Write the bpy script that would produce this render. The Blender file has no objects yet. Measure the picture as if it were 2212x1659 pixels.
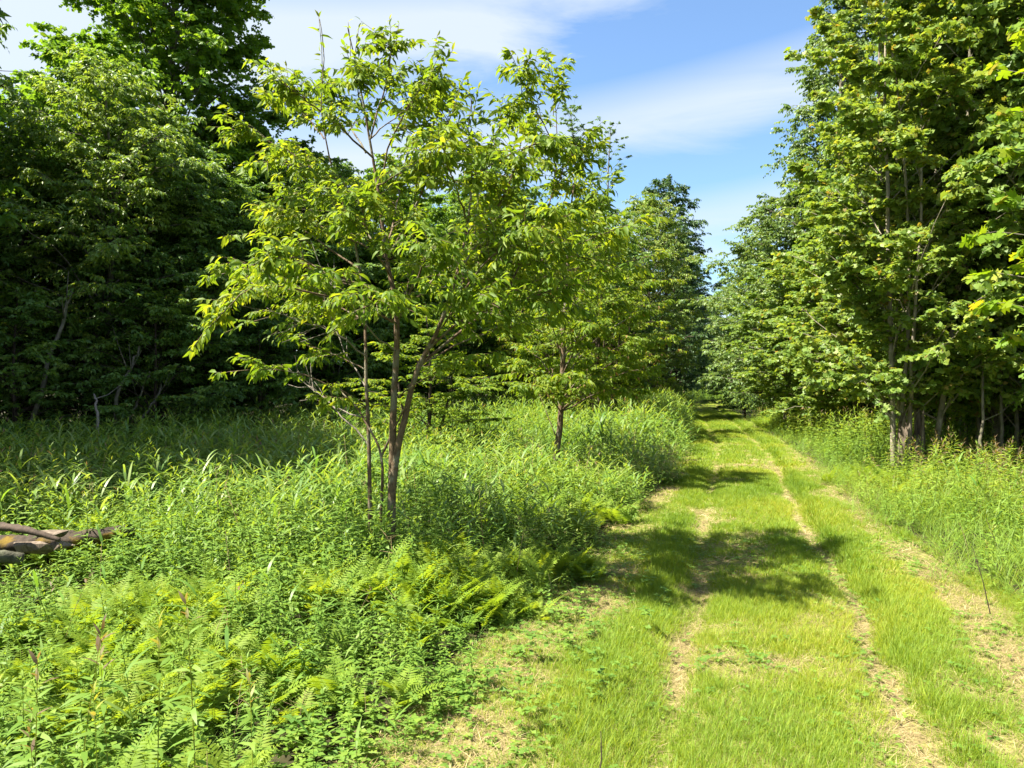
import bpy, math, random
import numpy as np
from mathutils import Vector

SC = bpy.context.scene
COL = SC.collection
R = math.radians

# ------------------------------------------------------------------ camera, sky, sun, exposure
EYE = 1.6
cam_d = bpy.data.cameras.new('camera')
cam_d.sensor_fit = 'HORIZONTAL'
cam_d.sensor_width = 36.0
cam_d.lens = 18.0 / (1106.0 / 1640.0)
cam_d.clip_start = 0.05
cam_d.clip_end = 3000
cam = bpy.data.objects.new('camera', cam_d)
COL.objects.link(cam)
cam.location = (0, 0, EYE)
cam.rotation_euler = (R(90), 0, 0)
SC.camera = cam

SUN_TRAVEL = Vector((0.53, 0.11, -0.84)).normalized()      # the way the light goes: from the left, a little ahead
to_sun = -SUN_TRAVEL
sun_elev = math.asin(to_sun.z)
sun_d = bpy.data.lights.new('sun', 'SUN')
sun_d.energy = 5.0
sun_d.angle = R(0.55)
sun_d.color = (1.0, 0.93, 0.80)
sun = bpy.data.objects.new('sun', sun_d)
COL.objects.link(sun)
sun.rotation_euler = SUN_TRAVEL.to_track_quat('-Z', 'Y').to_euler()
sun.location = (-30, 5, 40)

W = bpy.data.worlds.new('World')
SC.world = W
W.use_nodes = True
nt = W.node_tree
nt.nodes.clear()
def wn(t, **k):
    n = nt.nodes.new(t)
    for a, b in k.items():
        setattr(n, a, b)
    return n
w_out = wn('ShaderNodeOutputWorld')
w_bg = wn('ShaderNodeBackground')
w_bg.inputs['Strength'].default_value = 0.070
w_sky = wn('ShaderNodeTexSky', sky_type='NISHITA')
w_sky.sun_disc = False
w_sky.sun_elevation = sun_elev
w_sky.sun_rotation = math.atan2(to_sun.x, to_sun.y)
w_sky.air_density = 1.0
w_sky.dust_density = 0.6
w_sky.ozone_density = 2.2
w_co = wn('ShaderNodeTexCoord')
w_map = wn('ShaderNodeMapping')
w_map.inputs['Rotation'].default_value = (0, R(14), 0)
w_map.inputs['Scale'].default_value = (1.1, 1.1, 5.2)
w_map.inputs['Location'].default_value = (0.35, 0.0, 0.62)
w_n1 = wn('ShaderNodeTexNoise')
w_n1.inputs['Scale'].default_value = 1.7
w_n1.inputs['Detail'].default_value = 12
w_n1.inputs['Roughness'].default_value = 0.60
w_n1.inputs['Distortion'].default_value = 0.7
def wm(op, a, b_=None, c=None):
    n_ = wn('ShaderNodeMath', operation=op)
    for k_, x_ in enumerate((a, b_, c)):
        if x_ is None: continue
        if isinstance(x_, (int, float)): n_.inputs[k_].default_value = x_
        else: nt.links.new(x_, n_.inputs[k_])
    return n_.outputs[0]
w_sep = wn('ShaderNodeSeparateXYZ')
nt.links.new(w_co.outputs['Generated'], w_sep.inputs[0])
sx, sz = w_sep.outputs['X'], w_sep.outputs['Z']
no5 = wm('SUBTRACT', w_n1.outputs['Fac'], .5)
ph = wm('MULTIPLY_ADD', sx, -.16, wm('ADD', sz, .035 - .33))
ph = wm('MULTIPLY_ADD', ph, 43.3, wm('MULTIPLY', no5, 5.0))
band = wm('MULTIPLY', wm('COSINE', ph), .36)
lowz = wm('MAXIMUM', wm('MULTIPLY_ADD', sz, -2.2, .55), 0.0)
left = wm('MAXIMUM', wm('MULTIPLY_ADD', sx, -.95, .02), 0.0)
msk = wm('ADD', wm('ADD', band, wm('MULTIPLY', no5, 1.9)), wm('ADD', wm('ADD', lowz, left), .36))
w_r1 = wn('ShaderNodeClamp')
nt.links.new(msk, w_r1.inputs[0]); w_r1.inputs[1].default_value = .03; w_r1.inputs[2].default_value = .86
w_mix = wn('ShaderNodeMixRGB')
w_mix.inputs['Color2'].default_value = (2.95, 3.25, 3.55, 1)
w_tint = wn('ShaderNodeMixRGB', blend_type='MULTIPLY')
w_tint.inputs['Fac'].default_value = 1.0
w_tint.inputs['Color2'].default_value = (0.70, 0.82, 0.90, 1)
L = nt.links.new
L(w_co.outputs['Generated'], w_map.inputs['Vector'])
L(w_map.outputs['Vector'], w_n1.inputs['Vector'])
L(w_sky.outputs['Color'], w_tint.inputs['Color1'])
L(w_tint.outputs['Color'], w_mix.inputs['Color1'])
L(w_r1.outputs[0], w_mix.inputs['Fac'])
L(w_mix.outputs['Color'], w_bg.inputs['Color'])
L(w_bg.outputs['Background'], w_out.inputs['Surface'])

SC.view_settings.view_transform = 'Standard'
SC.view_settings.look = 'None'
SC.view_settings.exposure = 2.1
SC.view_settings.gamma = 1
SC.cycles.max_bounces = 6
SC.cycles.diffuse_bounces = 4
SC.cycles.glossy_bounces = 2
SC.cycles.transmission_bounces = 4
SC.cycles.use_denoising = True
SC.cycles.sample_clamp_indirect = 6.0
SC.render.use_persistent_data = False

# ------------------------------------------------------------------ photo pixel (2212 wide) -> point in the place
F, CU, CV = 1640.0, 1106.0, 829.5
def P(u, v, d):
    return np.array([(u - CU) / F * d, d, EYE - (v - CV) / F * d])
def PG(u, v):
    d = EYE * F / (v - CV)
    return np.array([(u - CU) / F * d, d, 0.0])

# ------------------------------------------------------------------ mesh buffers
class MB:
    def __init__(s):
        s.v, s.t, s.q, s.ti, s.n = [], [], [], [], 0
    def add(s, v, t=None, q=None, tint=0.5):
        v = np.asarray(v, float).reshape(-1, 3)
        if t is not None and len(t): s.t.append(np.asarray(t, int).reshape(-1, 3) + s.n)
        if q is not None and len(q): s.q.append(np.asarray(q, int).reshape(-1, 4) + s.n)
        s.ti.append(np.broadcast_to(np.asarray(tint, float), (len(v),)).copy())
        s.v.append(v); s.n += len(v)
    def arrays(s):
        v = np.concatenate(s.v) if s.v else np.zeros((0, 3))
        t = np.concatenate(s.t) if s.t else np.zeros((0, 3), int)
        q = np.concatenate(s.q) if s.q else np.zeros((0, 4), int)
        ti = np.concatenate(s.ti) if s.ti else np.zeros(0)
        return v, t, q, ti
    def mesh(s, name, m, smooth=False, offset=None):
        v, t, q, ti = s.arrays()
        if offset is not None: v = v - np.asarray(offset)
        me = bpy.data.meshes.new(name)
        me.vertices.add(len(v)); me.vertices.foreach_set('co', v.astype(np.float32).ravel())
        nl = len(t) * 3 + len(q) * 4
        me.loops.add(nl)
        me.loops.foreach_set('vertex_index', np.concatenate([t.ravel(), q.ravel()]).astype(np.int32))
        me.polygons.add(len(t) + len(q))
        ls = np.concatenate([np.arange(len(t)) * 3, len(t) * 3 + np.arange(len(q)) * 4]).astype(np.int32)
        me.polygons.foreach_set('loop_start', ls)
        if smooth: me.polygons.foreach_set('use_smooth', np.ones(len(ls), bool))
        a = me.attributes.new('tint', 'FLOAT', 'POINT'); a.data.foreach_set('value', ti.astype(np.float32))
        me.update(calc_edges=True)
        me.materials.append(m)
        return me

def link(name, me, parent=None, loc=None):
    o = bpy.data.objects.new(name, me); COL.objects.link(o)
    if parent is not None: o.parent = parent
    if loc is not None: o.location = loc
    return o
def tag(o, label, cat, group=None, kind=None):
    if label: o['label'] = label
    if cat: o['category'] = cat
    if group: o['group'] = group
    if kind: o['kind'] = kind
    return o
def thing(name, label, cat, loc=(0, 0, 0), group=None):
    o = bpy.data.objects.new(name, None); COL.objects.link(o)
    o.location = tuple(float(c) for c in loc); o.empty_display_size = 0.3
    return tag(o, label, cat, group)
def copy_thing(src, loc, rz, sc, label=None, cat=None, group=None, tilt=(0, 0)):
    r = src.copy(); COL.objects.link(r)
    r.location = tuple(float(c) for c in loc); r.rotation_euler = (tilt[0], tilt[1], rz)
    r.scale = sc if hasattr(sc, '__len__') else (sc, sc, sc)
    for ch in src.children:
        c = ch.copy(); COL.objects.link(c); c.parent = r
        for g in ch.children:
            d = g.copy(); COL.objects.link(d); d.parent = c
    if label: r['label'] = label
    if cat: r['category'] = cat
    if group: r['group'] = group
    elif 'group' in r: del r['group']
    return r

def unit(a):
    a = np.asarray(a, float)
    return a / np.maximum(np.linalg.norm(a, axis=-1, keepdims=True), 1e-9)

def tube(mb, pts, rad, sides=6, tint=0.5, cap=True):
    pts = np.asarray(pts, float); n = len(pts)
    rad = np.broadcast_to(np.asarray(rad, float), (n,))
    tan = unit(np.gradient(pts, axis=0))
    ref = np.array([1.0, 0, 0]) if abs(tan[0][0]) < .7 else np.array([0, 1.0, 0])
    a = unit(np.cross(tan, ref)); b = np.cross(tan, a)
    th = np.arange(sides) * 2 * np.pi / sides
    v = pts[:, None] + rad[:, None, None] * (np.cos(th)[None, :, None] * a[:, None] + np.sin(th)[None, :, None] * b[:, None])
    i = np.arange(n - 1)[:, None] * sides; j = np.arange(sides)[None]; k = (j + 1) % sides
    q = np.stack([i + j, i + k, i + sides + k, i + sides + j], -1).reshape(-1, 4)
    v = v.reshape(-1, 3); t = None
    if cap:
        v = np.vstack([v, pts[-1] + tan[-1] * rad[-1]])
        e = (n - 1) * sides
        t = [[e + x, e + (x + 1) % sides, n * sides] for x in range(sides)]
    mb.add(v, t, q, tint)

def tubes3(mb, A, B, C, r0, r1, tint=0.5):
    """many thin three-sided twigs A-B-C at once"""
    n = len(A)
    if n == 0: return
    r0 = np.broadcast_to(np.asarray(r0, float), (n,)); r1 = np.broadcast_to(np.asarray(r1, float), (n,))
    t = unit(C - A); ref = np.where(np.abs(t[:, 2:3]) < .8, np.array([[0, 0, 1.0]]), np.array([[1.0, 0, 0]]))
    a = unit(np.cross(t, ref)); b = np.cross(t, a)
    rings = []
    for c, r in ((A, r0), (B, (r0 + r1) / 2), (C, r1)):
        for th in (0, 2.0944, 4.18879):
            rings.append(c + r[:, None] * (math.cos(th) * a + math.sin(th) * b))
    v = np.stack(rings, 1)
    q = []
    for s in (0, 3):
        for j in range(3):
            k = (j + 1) % 3
            q.append([s + j, s + k, s + 3 + k, s + 3 + j])
    q = np.array(q)[None] + (np.arange(n) * 9)[:, None, None]
    mb.add(v.reshape(-1, 3), None, q.reshape(-1, 4), tint)

# ------------------------------------------------------------------ leaf shapes (x along the blade, y across, z up)
LEAF = {}
LEAF['simple'] = (np.array([[0, 0, 0], [.42, .5, .10], [1, 0, -.12], [.42, -.5, .10], [.45, 0, 0]]),
                  [[0, 4, 1], [1, 4, 2], [0, 3, 4], [3, 2, 4]], [])
LEAF['flat'] = (np.array([[0, 0, 0], [.42, .5, .08], [1, 0, -.10], [.42, -.5, .08]]), [[0, 2, 1], [0, 3, 2]], [])
LEAF['cherry'] = (np.array([[0, 0, 0], [.27, .42, .07], [.27, 0, .02], [.27, -.42, .07],
                            [.62, .40, .0], [.62, 0, -.05], [.62, -.40, .0], [1.02, 0, -.26]]),
                  [[0, 2, 1], [0, 3, 2], [4, 5, 7], [5, 6, 7]], [[1, 2, 5, 4], [2, 3, 6, 5]])
LEAF['lance'] = (np.array([[0, 0, 0], [.30, .5, .03], [.30, -.5, .03], [.66, .38, -.02], [.66, -.38, -.02], [1, 0, -.16]]),
                 [[0, 2, 1], [3, 4, 5]], [[1, 2, 4, 3]])
mp = [(.03, .10), (-.06, .34), (.14, .30), (.22, .62), (.36, .36), (.50, .66), (.60, .30), (.70, .18), (.78, .24), (1.0, 0)]
mv = [[.30, 0, .03], [0, 0, 0]] + [[x, y, -.09 * abs(y)] for x, y in mp]
mv[-1][2] = -.08
mv += [[x, -y, -.09 * abs(y)] for x, y in mp[-2::-1]]
ring = list(range(1, len(mv)))
LEAF['maple'] = (np.array(mv), [[0, ring[(i + 1) % len(ring)], ring[i]] for i in range(len(ring))], [])
LEAF['maple_far'] = (np.array([[0, 0, 0], [.10, .45, -.02], [.34, .16, .03], [.66, .55, -.06], [1, 0, -.10], [.66, -.55, -.06], [.34, -.16, .03], [.10, -.45, -.02]]),
                     [[0, 2, 1], [2, 4, 3], [0, 6, 2], [2, 6, 4], [6, 5, 4], [0, 7, 6]], [])

def add_leaves(mb, pos, d, up, size, kind, width, tint):
    n = len(pos)
    if n == 0: return
    V, T, Q = LEAF[kind]
    X = unit(d); Y = unit(np.cross(up, X)); Z = np.cross(X, Y)
    s = np.broadcast_to(np.asarray(size, float), (n,))[:, None, None]
    w = np.broadcast_to(np.asarray(width, float), (n,))[:, None, None]
    v = pos[:, None] + s * (V[None, :, 0:1] * X[:, None] + w * V[None, :, 1:2] * Y[:, None] + V[None, :, 2:3] * Z[:, None])
    k = len(V); off = (np.arange(n) * k)[:, None, None]
    t = (np.array(T)[None] + off).reshape(-1, 3) if T else None
    q = (np.array(Q)[None] + off).reshape(-1, 4) if Q else None
    mb.add(v.reshape(-1, 3), t, q, np.repeat(np.broadcast_to(np.asarray(tint, float), (n,)), k))

# ------------------------------------------------------------------ materials
def new_mat(name):
    m = bpy.data.materials.new(name); m.use_nodes = True
    m.node_tree.nodes.clear()
    return m, m.node_tree.nodes, m.node_tree.links.new
def ramp(n, stops):
    r = n.new('ShaderNodeValToRGB'); e = r.color_ramp.elements
    while len(e) > 1: e.remove(e[-1])
    e[0].position = stops[0][0]; e[0].color = (*stops[0][1], 1)
    for p, c in stops[1:]:
        x = e.new(p); x.color = (*c, 1)
    return r
def leaf_mat(name, stops, trans=0.42, tcol=(1.55, 1.35, 0.55), rough=0.42, spec=0.45):
    m, n, l = new_mat(name)
    a = n.new('ShaderNodeAttribute'); a.attribute_name = 'tint'
    oi = n.new('ShaderNodeObjectInfo')
    ad = n.new('ShaderNodeMath'); ad.operation = 'MULTIPLY_ADD'
    ad.inputs[1].default_value = 0.16; ad.inputs[2].default_value = -0.08
    l(oi.outputs['Random'], ad.inputs[0])
    sm = n.new('ShaderNodeMath'); sm.operation = 'ADD'
    l(a.outputs['Fac'], sm.inputs[0]); l(ad.outputs[0], sm.inputs[1])
    r = ramp(n, stops); l(sm.outputs[0], r.inputs['Fac'])
    p = n.new('ShaderNodeBsdfPrincipled')
    p.inputs['Roughness'].default_value = rough
    p.inputs['Specular IOR Level'].default_value = spec
    l(r.outputs['Color'], p.inputs['Base Color'])
    mu = n.new('ShaderNodeMixRGB'); mu.blend_type = 'MULTIPLY'; mu.inputs['Fac'].default_value = 1
    mu.inputs['Color2'].default_value = (*tcol, 1)
    l(r.outputs['Color'], mu.inputs['Color1'])
    t = n.new('ShaderNodeBsdfTranslucent'); l(mu.outputs['Color'], t.inputs['Color'])
    mx = n.new('ShaderNodeMixShader'); mx.inputs['Fac'].default_value = trans
    l(p.outputs[0], mx.inputs[1]); l(t.outputs[0], mx.inputs[2])
    o = n.new('ShaderNodeOutputMaterial'); l(mx.outputs[0], o.inputs['Surface'])
    return m
def bark_mat(name, c0, c1, scale=30, stretch=0.25, moss=None, bump=0.5, bands=False):
    m, n, l = new_mat(name)
    tc = n.new('ShaderNodeTexCoord')
    mp_ = n.new('ShaderNodeMapping'); mp_.inputs['Scale'].default_value = (1, 1, 3.2 if bands else stretch)
    l(tc.outputs['Object'], mp_.inputs['Vector'])
    no = n.new('ShaderNodeTexNoise'); no.inputs['Scale'].default_value = scale; no.inputs['Detail'].default_value = 6
    no.inputs['Roughness'].default_value = .65
    l(mp_.outputs[0], no.inputs['Vector'])
    r = ramp(n, [(.32, c0), (.68, c1)]); l(no.outputs['Fac'], r.inputs['Fac'])
    col = r.outputs['Color']
    if moss:
        n2 = n.new('ShaderNodeTexNoise'); n2.inputs['Scale'].default_value = 6; n2.inputs['Detail'].default_value = 5
        l(tc.outputs['Object'], n2.inputs['Vector'])
        r2 = ramp(n, [(.50, (0, 0, 0)), (.60, (1, 1, 1))]); l(n2.outputs['Fac'], r2.inputs['Fac'])
        mx = n.new('ShaderNodeMixRGB'); mx.inputs['Color2'].default_value = (*moss, 1)
        l(r2.outputs['Color'], mx.inputs['Fac']); l(col, mx.inputs['Color1']); col = mx.outputs['Color']
    p = n.new('ShaderNodeBsdfPrincipled'); p.inputs['Roughness'].default_value = .85
    p.inputs['Specular IOR Level'].default_value = .2
    l(col, p.inputs['Base Color'])
    b = n.new('ShaderNodeBump'); b.inputs['Strength'].default_value = bump; b.inputs['Distance'].default_value = .02
    l(no.outputs['Fac'], b.inputs['Height']); l(b.outputs[0], p.inputs['Normal'])
    o = n.new('ShaderNodeOutputMaterial'); l(p.outputs[0], o.inputs['Surface'])
    return m

M = {}
M['cherry'] = leaf_mat('cherry_leaf', [(0, (.080, .160, .016)), (.5, (.145, .230, .020)), (.85, (.235, .295, .026)), (.94, (.23, .27, .03)), (1, (.24, .15, .05))], trans=.54, rough=.55, spec=.25)
M['edge'] = leaf_mat('beech_leaf', [(0, (.062, .138, .028)), (.5, (.112, .212, .038)), (.9, (.185, .285, .042)), (1, (.21, .27, .05))], trans=.44, rough=.48, spec=.4)
M['dark'] = leaf_mat('dark_maple_leaf', [(0, (.062, .146, .018)), (.5, (.114, .224, .024)), (.9, (.170, .290, .026)), (1, (.20, .27, .03))], trans=.47, rough=.5, spec=.35)
M['birch'] = leaf_mat('birch_leaf', [(0, (.062, .132, .036)), (.5, (.110, .195, .050)), (1, (.180, .260, .065))], trans=.42, rough=.45, spec=.4)
M['maple'] = leaf_mat('light_maple_leaf', [(0, (.092, .180, .034)), (.5, (.158, .250, .044)), (.85, (.230, .300, .050)), (.95, (.24, .24, .045)), (1, (.26, .15, .06))], trans=.48, rough=.5, spec=.35)
M['near_maple'] = leaf_mat('branch_maple_leaf', [(0, (.095, .200, .014)), (.6, (.165, .270, .014)), (.86, (.27, .30, .02)), (1, (.32, .20, .03))], trans=.55, rough=.5, spec=.3)
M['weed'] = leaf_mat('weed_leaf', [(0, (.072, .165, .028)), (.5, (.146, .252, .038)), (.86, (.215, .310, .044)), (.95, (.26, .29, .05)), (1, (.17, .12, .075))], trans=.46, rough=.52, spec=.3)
M['reed'] = leaf_mat('broad_grass', [(0, (.065, .165, .030)), (.5, (.136, .246, .040)), (1, (.24, .32, .09))], trans=.48, rough=.45, spec=.4)
M['fern'] = leaf_mat('fern_leaf', [(0, (.105, .195, .018)), (.5, (.170, .265, .026)), (1, (.250, .315, .036))], trans=.5, rough=.6, spec=.2)
M['turf'] = leaf_mat('turf_blade', [(0, (.105, .200, .016)), (.5, (.185, .280, .030)), (.9, (.29, .34, .030)), (1, (.40, .36, .10))], trans=.48, rough=.55, spec=.25)
M['deep'] = leaf_mat('shade_dark_leaf', [(0, (.028, .070, .022)), (.5, (.050, .110, .030)), (1, (.085, .160, .040))], trans=.3, rough=.5, spec=.35)  # shade of the deeper wood, put into a darker leaf colour
M['straw'] = leaf_mat('straw', [(0, (.18, .13, .07)), (.5, (.34, .26, .13)), (1, (.52, .43, .24))], trans=.2, tcol=(1, .9, .7), rough=.7, spec=.2)
M['bark_brown'] = bark_mat('brown_bark', (.060, .040, .024), (.18, .125, .075), 34, .5, moss=(.17, .155, .11), bump=.9)
M['bark_dark'] = bark_mat('dark_bark', (.030, .022, .016), (.085, .062, .045), 24, .3)
M['bark_grey'] = bark_mat('grey_bark', (.085, .075, .055), (.22, .195, .15), 16, .35, moss=(.11, .11, .065))
M['bark_beige'] = bark_mat('beige_bark', (.15, .13, .095), (.33, .29, .22), 18, .35, moss=(.16, .15, .10))
M['bark_pale'] = bark_mat('pale_dead_twig', (.12, .10, .085), (.26, .23, .19), 40, .3)
M['rot'] = bark_mat('rotten_wood', (.050, .034, .024), (.21, .17, .13), 22, .10, bump=.9)
M['log'] = bark_mat('log_bark', (.016, .011, .008), (.075, .056, .040), 14, .6, moss=(.13, .085, .010), bump=.8)
M['lichen'] = bark_mat('lichen_wood', (.03, .027, .018), (.12, .12, .08), 22, .8, moss=(.13, .15, .07), bump=.8)

def ground_mat(name, stops, s1, s2, second=None, bump=.4):
    m, n, l = new_mat(name)
    g = n.new('ShaderNodeNewGeometry')
    a = n.new('ShaderNodeTexNoise'); a.inputs['Scale'].default_value = s1; a.inputs['Detail'].default_value = 8; a.inputs['Roughness'].default_value = .7
    l(g.outputs['Position'], a.inputs['Vector'])
    r = ramp(n, stops); l(a.outputs['Fac'], r.inputs['Fac'])
    col = r.outputs['Color']
    b = n.new('ShaderNodeTexNoise'); b.inputs['Scale'].default_value = s2; b.inputs['Detail'].default_value = 4
    l(g.outputs['Position'], b.inputs['Vector'])
    if second:
        r2 = ramp(n, [(.44, (0, 0, 0)), (.60, (1, 1, 1))]); l(b.outputs['Fac'], r2.inputs['Fac'])
        mx = n.new('ShaderNodeMixRGB'); mx.inputs['Color2'].default_value = (*second, 1)
        l(r2.outputs['Color'], mx.inputs['Fac']); l(col, mx.inputs['Color1']); col = mx.outputs['Color']
    p = n.new('ShaderNodeBsdfPrincipled'); p.inputs['Roughness'].default_value = .95; p.inputs['Specular IOR Level'].default_value = .1
    l(col, p.inputs['Base Color'])
    bu = n.new('ShaderNodeBump'); bu.inputs['Strength'].default_value = bump; bu.inputs['Distance'].default_value = .03
    l(a.outputs['Fac'], bu.inputs['Height']); l(bu.outputs[0], p.inputs['Normal'])
    o = n.new('ShaderNodeOutputMaterial'); l(p.outputs[0], o.inputs['Surface'])
    return m
M['soil'] = ground_mat('soil', [(.3, (.014, .014, .007)), (.55, (.036, .034, .016)), (.75, (.070, .060, .030))], 9, .6, None)
M['thatch'] = ground_mat('mown_thatch', [(.28, (.070, .070, .020)), (.5, (.17, .16, .050)), (.72, (.30, .26, .11))], 38, 1.6, (.11, .145, .018))

# ------------------------------------------------------------------ ground plan
cl_y = np.array([-8, 0, 3.24, 4.37, 5.2, 9.35, 12, 16, 20, 29, 40, 52, 62, 74, 90, 120])
cl_x = np.array([-1.6, .25, 1.2, 1.55, 1.85, 2.95, 3.75, 4.9, 5.95, 8.05, 10.6, 13.4, 16.4, 21.5, 30, 50])
def pc(y): return np.interp(y, cl_y, cl_x)
def lw(y): return np.interp(y, [0, 5, 12, 60], [1.72, 1.66, 1.22, 1.2])
def rw(y): return np.interp(y, [0, 5, 10, 60], [1.62, 1.58, 1.22, 1.25])
def vnoise(x, y, f, seed=0):
    r = np.random.RandomState(seed); o = 0; amp = 1; tot = 0
    for k in range(5):
        a = r.rand(3) * 6.28; th = r.rand() * 6.28; ff = f * (1.55 ** k)
        o = o + amp * np.sin(ff * (math.cos(th) * x + math.sin(th) * y) + a[0] + 1.3 * np.sin(ff * .7 * (math.cos(th + 1.9) * x + math.sin(th + 1.9) * y) + a[1]))
        tot += amp; amp *= .75
    return .5 + .5 * o / tot * 1.35
def hz(x, y):
    x = np.asarray(x, float); y = np.asarray(y, float)
    e = (x - pc(y))
    rut = -.05 * np.exp(-((e + .58) / .17) ** 2) - .05 * np.exp(-((e - .58) / .17) ** 2)
    rut = rut * (np.abs(y) < 80)
    off = np.clip((np.abs(e) - 1.6) / 2.5, 0, 1)
    return rut + off * (.10 * np.sin(.31 * x + .7) * np.sin(.27 * y + 1.1)) + .012 * np.sin(2.3 * x + 1) * np.sin(1.9 * y)
# where the left wood begins (depth of its edge for a given x) and the right one
le_x = np.array([-60, -16, -12, -9, -6, -3, 0, 3, 6, 9, 12])
le_y = np.array([10, 12.5, 15.5, 17.5, 21, 27, 31, 34, 38, 48, 62])
def left_edge(x): return np.interp(x, le_x, le_y)
re_y = np.array([0, 6, 9, 12, 14, 18, 23, 28, 33, 36])
re_x = np.array([8.5, 8.0, 7.6, 7.2, 7.4, 8.2, 9.4, 11.0, 13.0, 60])
def right_edge(y): return np.interp(y, re_y, re_x)

def sheet(xs, ys, dz=0, fx=None):
    X, Y = np.meshgrid(xs, ys)
    if fx is not None: X = fx(X, Y)
    Z = hz(X, Y) + dz
    n, m_ = X.shape
    i = (np.arange(n - 1)[:, None] * m_ + np.arange(m_ - 1)[None])
    q = np.stack([i, i + 1, i + m_ + 1, i + m_], -1).reshape(-1, 4)
    return np.stack([X, Y, Z], -1).reshape(-1, 3), q
b = MB()
gx = np.concatenate([[-900, -400, -150, -80], np.arange(-44, 56, .4), [80, 150, 400, 900]])
gy = np.concatenate([[-900, -300, -80, -20], np.arange(-8, 96, .4), [120, 160, 250, 500, 900]])
v, q = sheet(gx, gy, -.03); b.add(v, None, q)
tag(link('ground', b.mesh('ground', M['soil'], True)), 'dark soil of the meadow and the woodland floor', 'ground', kind='structure')
b = MB()
ys = np.concatenate([np.arange(-7, 30, .12), np.arange(30, 90, .5)])
v, q = sheet(np.linspace(-1, 1, 45), ys, .004, lambda X, Y: pc(Y) + np.where(X < 0, X * (lw(Y) + .15), X * (rw(Y) + .12)))
b.add(v, None, q)
tag(link('path', b.mesh('path', M['thatch'], True)), 'mown grass track with two worn wheel ruts curving away to the right', 'path', kind='structure')

# ------------------------------------------------------------------ growing limbs
UPV = np.array([0, 0, 1.0])
def curve(pts, n, rng, jit=0.0):
    pts = np.asarray(pts, float)
    if len(pts) > 2:                       # Catmull-Rom through the points
        e = np.vstack([2 * pts[0] - pts[1], pts, 2 * pts[-1] - pts[-2]])
        out = []
        seg = len(pts) - 1
        for s in np.linspace(0, seg - 1e-6, n):
            i = int(s); t = s - i
            p0, p1, p2, p3 = e[i], e[i + 1], e[i + 2], e[i + 3]
            out.append(.5 * ((2 * p1) + (-p0 + p2) * t + (2 * p0 - 5 * p1 + 4 * p2 - p3) * t * t + (-p0 + 3 * p1 - 3 * p2 + p3) * t ** 3))
        c = np.array(out)
    else:
        c = pts[0] + (pts[-1] - pts[0]) * np.linspace(0, 1, n)[:, None]
    if jit:
        k = rng.randn(n, 3) * jit; k[0] = 0; c = c + k
    return c
def at(c, s):
    s = np.clip(np.asarray(s, float), 0, 1) * (len(c) - 1)
    i = np.minimum(s.astype(int), len(c) - 2); t = (s - i)[:, None]
    return c[i] * (1 - t) + c[i + 1] * t, unit(c[i + 1] - c[i])

def twigs(rng, base, d, length, wood, crown, nlf, kind, size, width, droop, tint0=.5, tsd=.16, sag=.25, sub=0, r=.004, flat=.5, young=0.0, make_wood=True, spread=.8):
    """leafy twigs starting at BASE along D; optional side twigs, then leaves on alternate sides"""
    n = len(base)
    if n == 0: return
    length = np.broadcast_to(np.asarray(length, float), (n,))
    def pt(b_, d_, l_, u): return b_ + d_ * (l_ * u)[:, None] - UPV * (sag * l_ * u * u)[:, None]
    if make_wood: tubes3(wood, base, pt(base, d, length, np.full(n, .5)), pt(base, d, length, np.ones(n)), r, r * .45)
    if sub:
        rep = np.repeat(np.arange(n), sub)
        u = rng.uniform(.15, .8, n * sub)
        bb = pt(base[rep], d[rep], length[rep], u)
        side = unit(np.cross(d[rep], UPV) + rng.randn(n * sub, 3) * .15) * rng.choice([-1, 1], n * sub)[:, None]
        dd = unit(d[rep] * .75 + side * .75 + rng.randn(n * sub, 3) * np.array([.2, .2, .28 * (1 - flat) + .06]))
        ll = length[rep] * rng.uniform(.4, .72, n * sub) * (1.05 - .5 * u)
        twigs(rng, bb, dd, ll, wood, crown, nlf, kind, size, width, droop, tint0, tsd, sag, 0, r * .7, flat, young, make_wood, spread)
    k = nlf
    rep = np.repeat(np.arange(n), k)
    u = (np.tile(np.linspace(.12, 1.0, k), n) + rng.uniform(-.05, .05, n * k)).clip(.05, 1)
    pos = pt(base[rep], d[rep], length[rep], u)
    td = unit(d[rep] - UPV * (2 * sag * u)[:, None])
    hr = rng.randn(n * k, 3); hr[:, 2] = 0
    side = np.where(np.abs(td[:, 2:3]) > .8, unit(hr), unit(np.cross(td, UPV) + 1e-4) * np.tile(np.where(np.arange(k) % 2, 1, -1), n)[:, None])
    endf = (u > .93)[:, None]
    ld = np.where(endf, td, td * .55 + side * spread) + UPV * (-droop) * rng.uniform(.4, 1.4, (n * k, 1)) + rng.randn(n * k, 3) * .30
    up = UPV + rng.randn(n * k, 3) * .62 - td * droop * .2
    sz = size * rng.uniform(.62, 1.15, n * k) * (1 - .25 * (u > .85))
    ti = tint0 + rng.randn(n)[rep] * tsd * .6 + rng.randn(n * k) * tsd
    if young: ti = np.where((u > .9) & (rng.rand(n * k) < young), .97, np.minimum(ti, .93))
    add_leaves(crown, pos, ld, up, sz, kind, width, ti.clip(0, 1))

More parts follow.
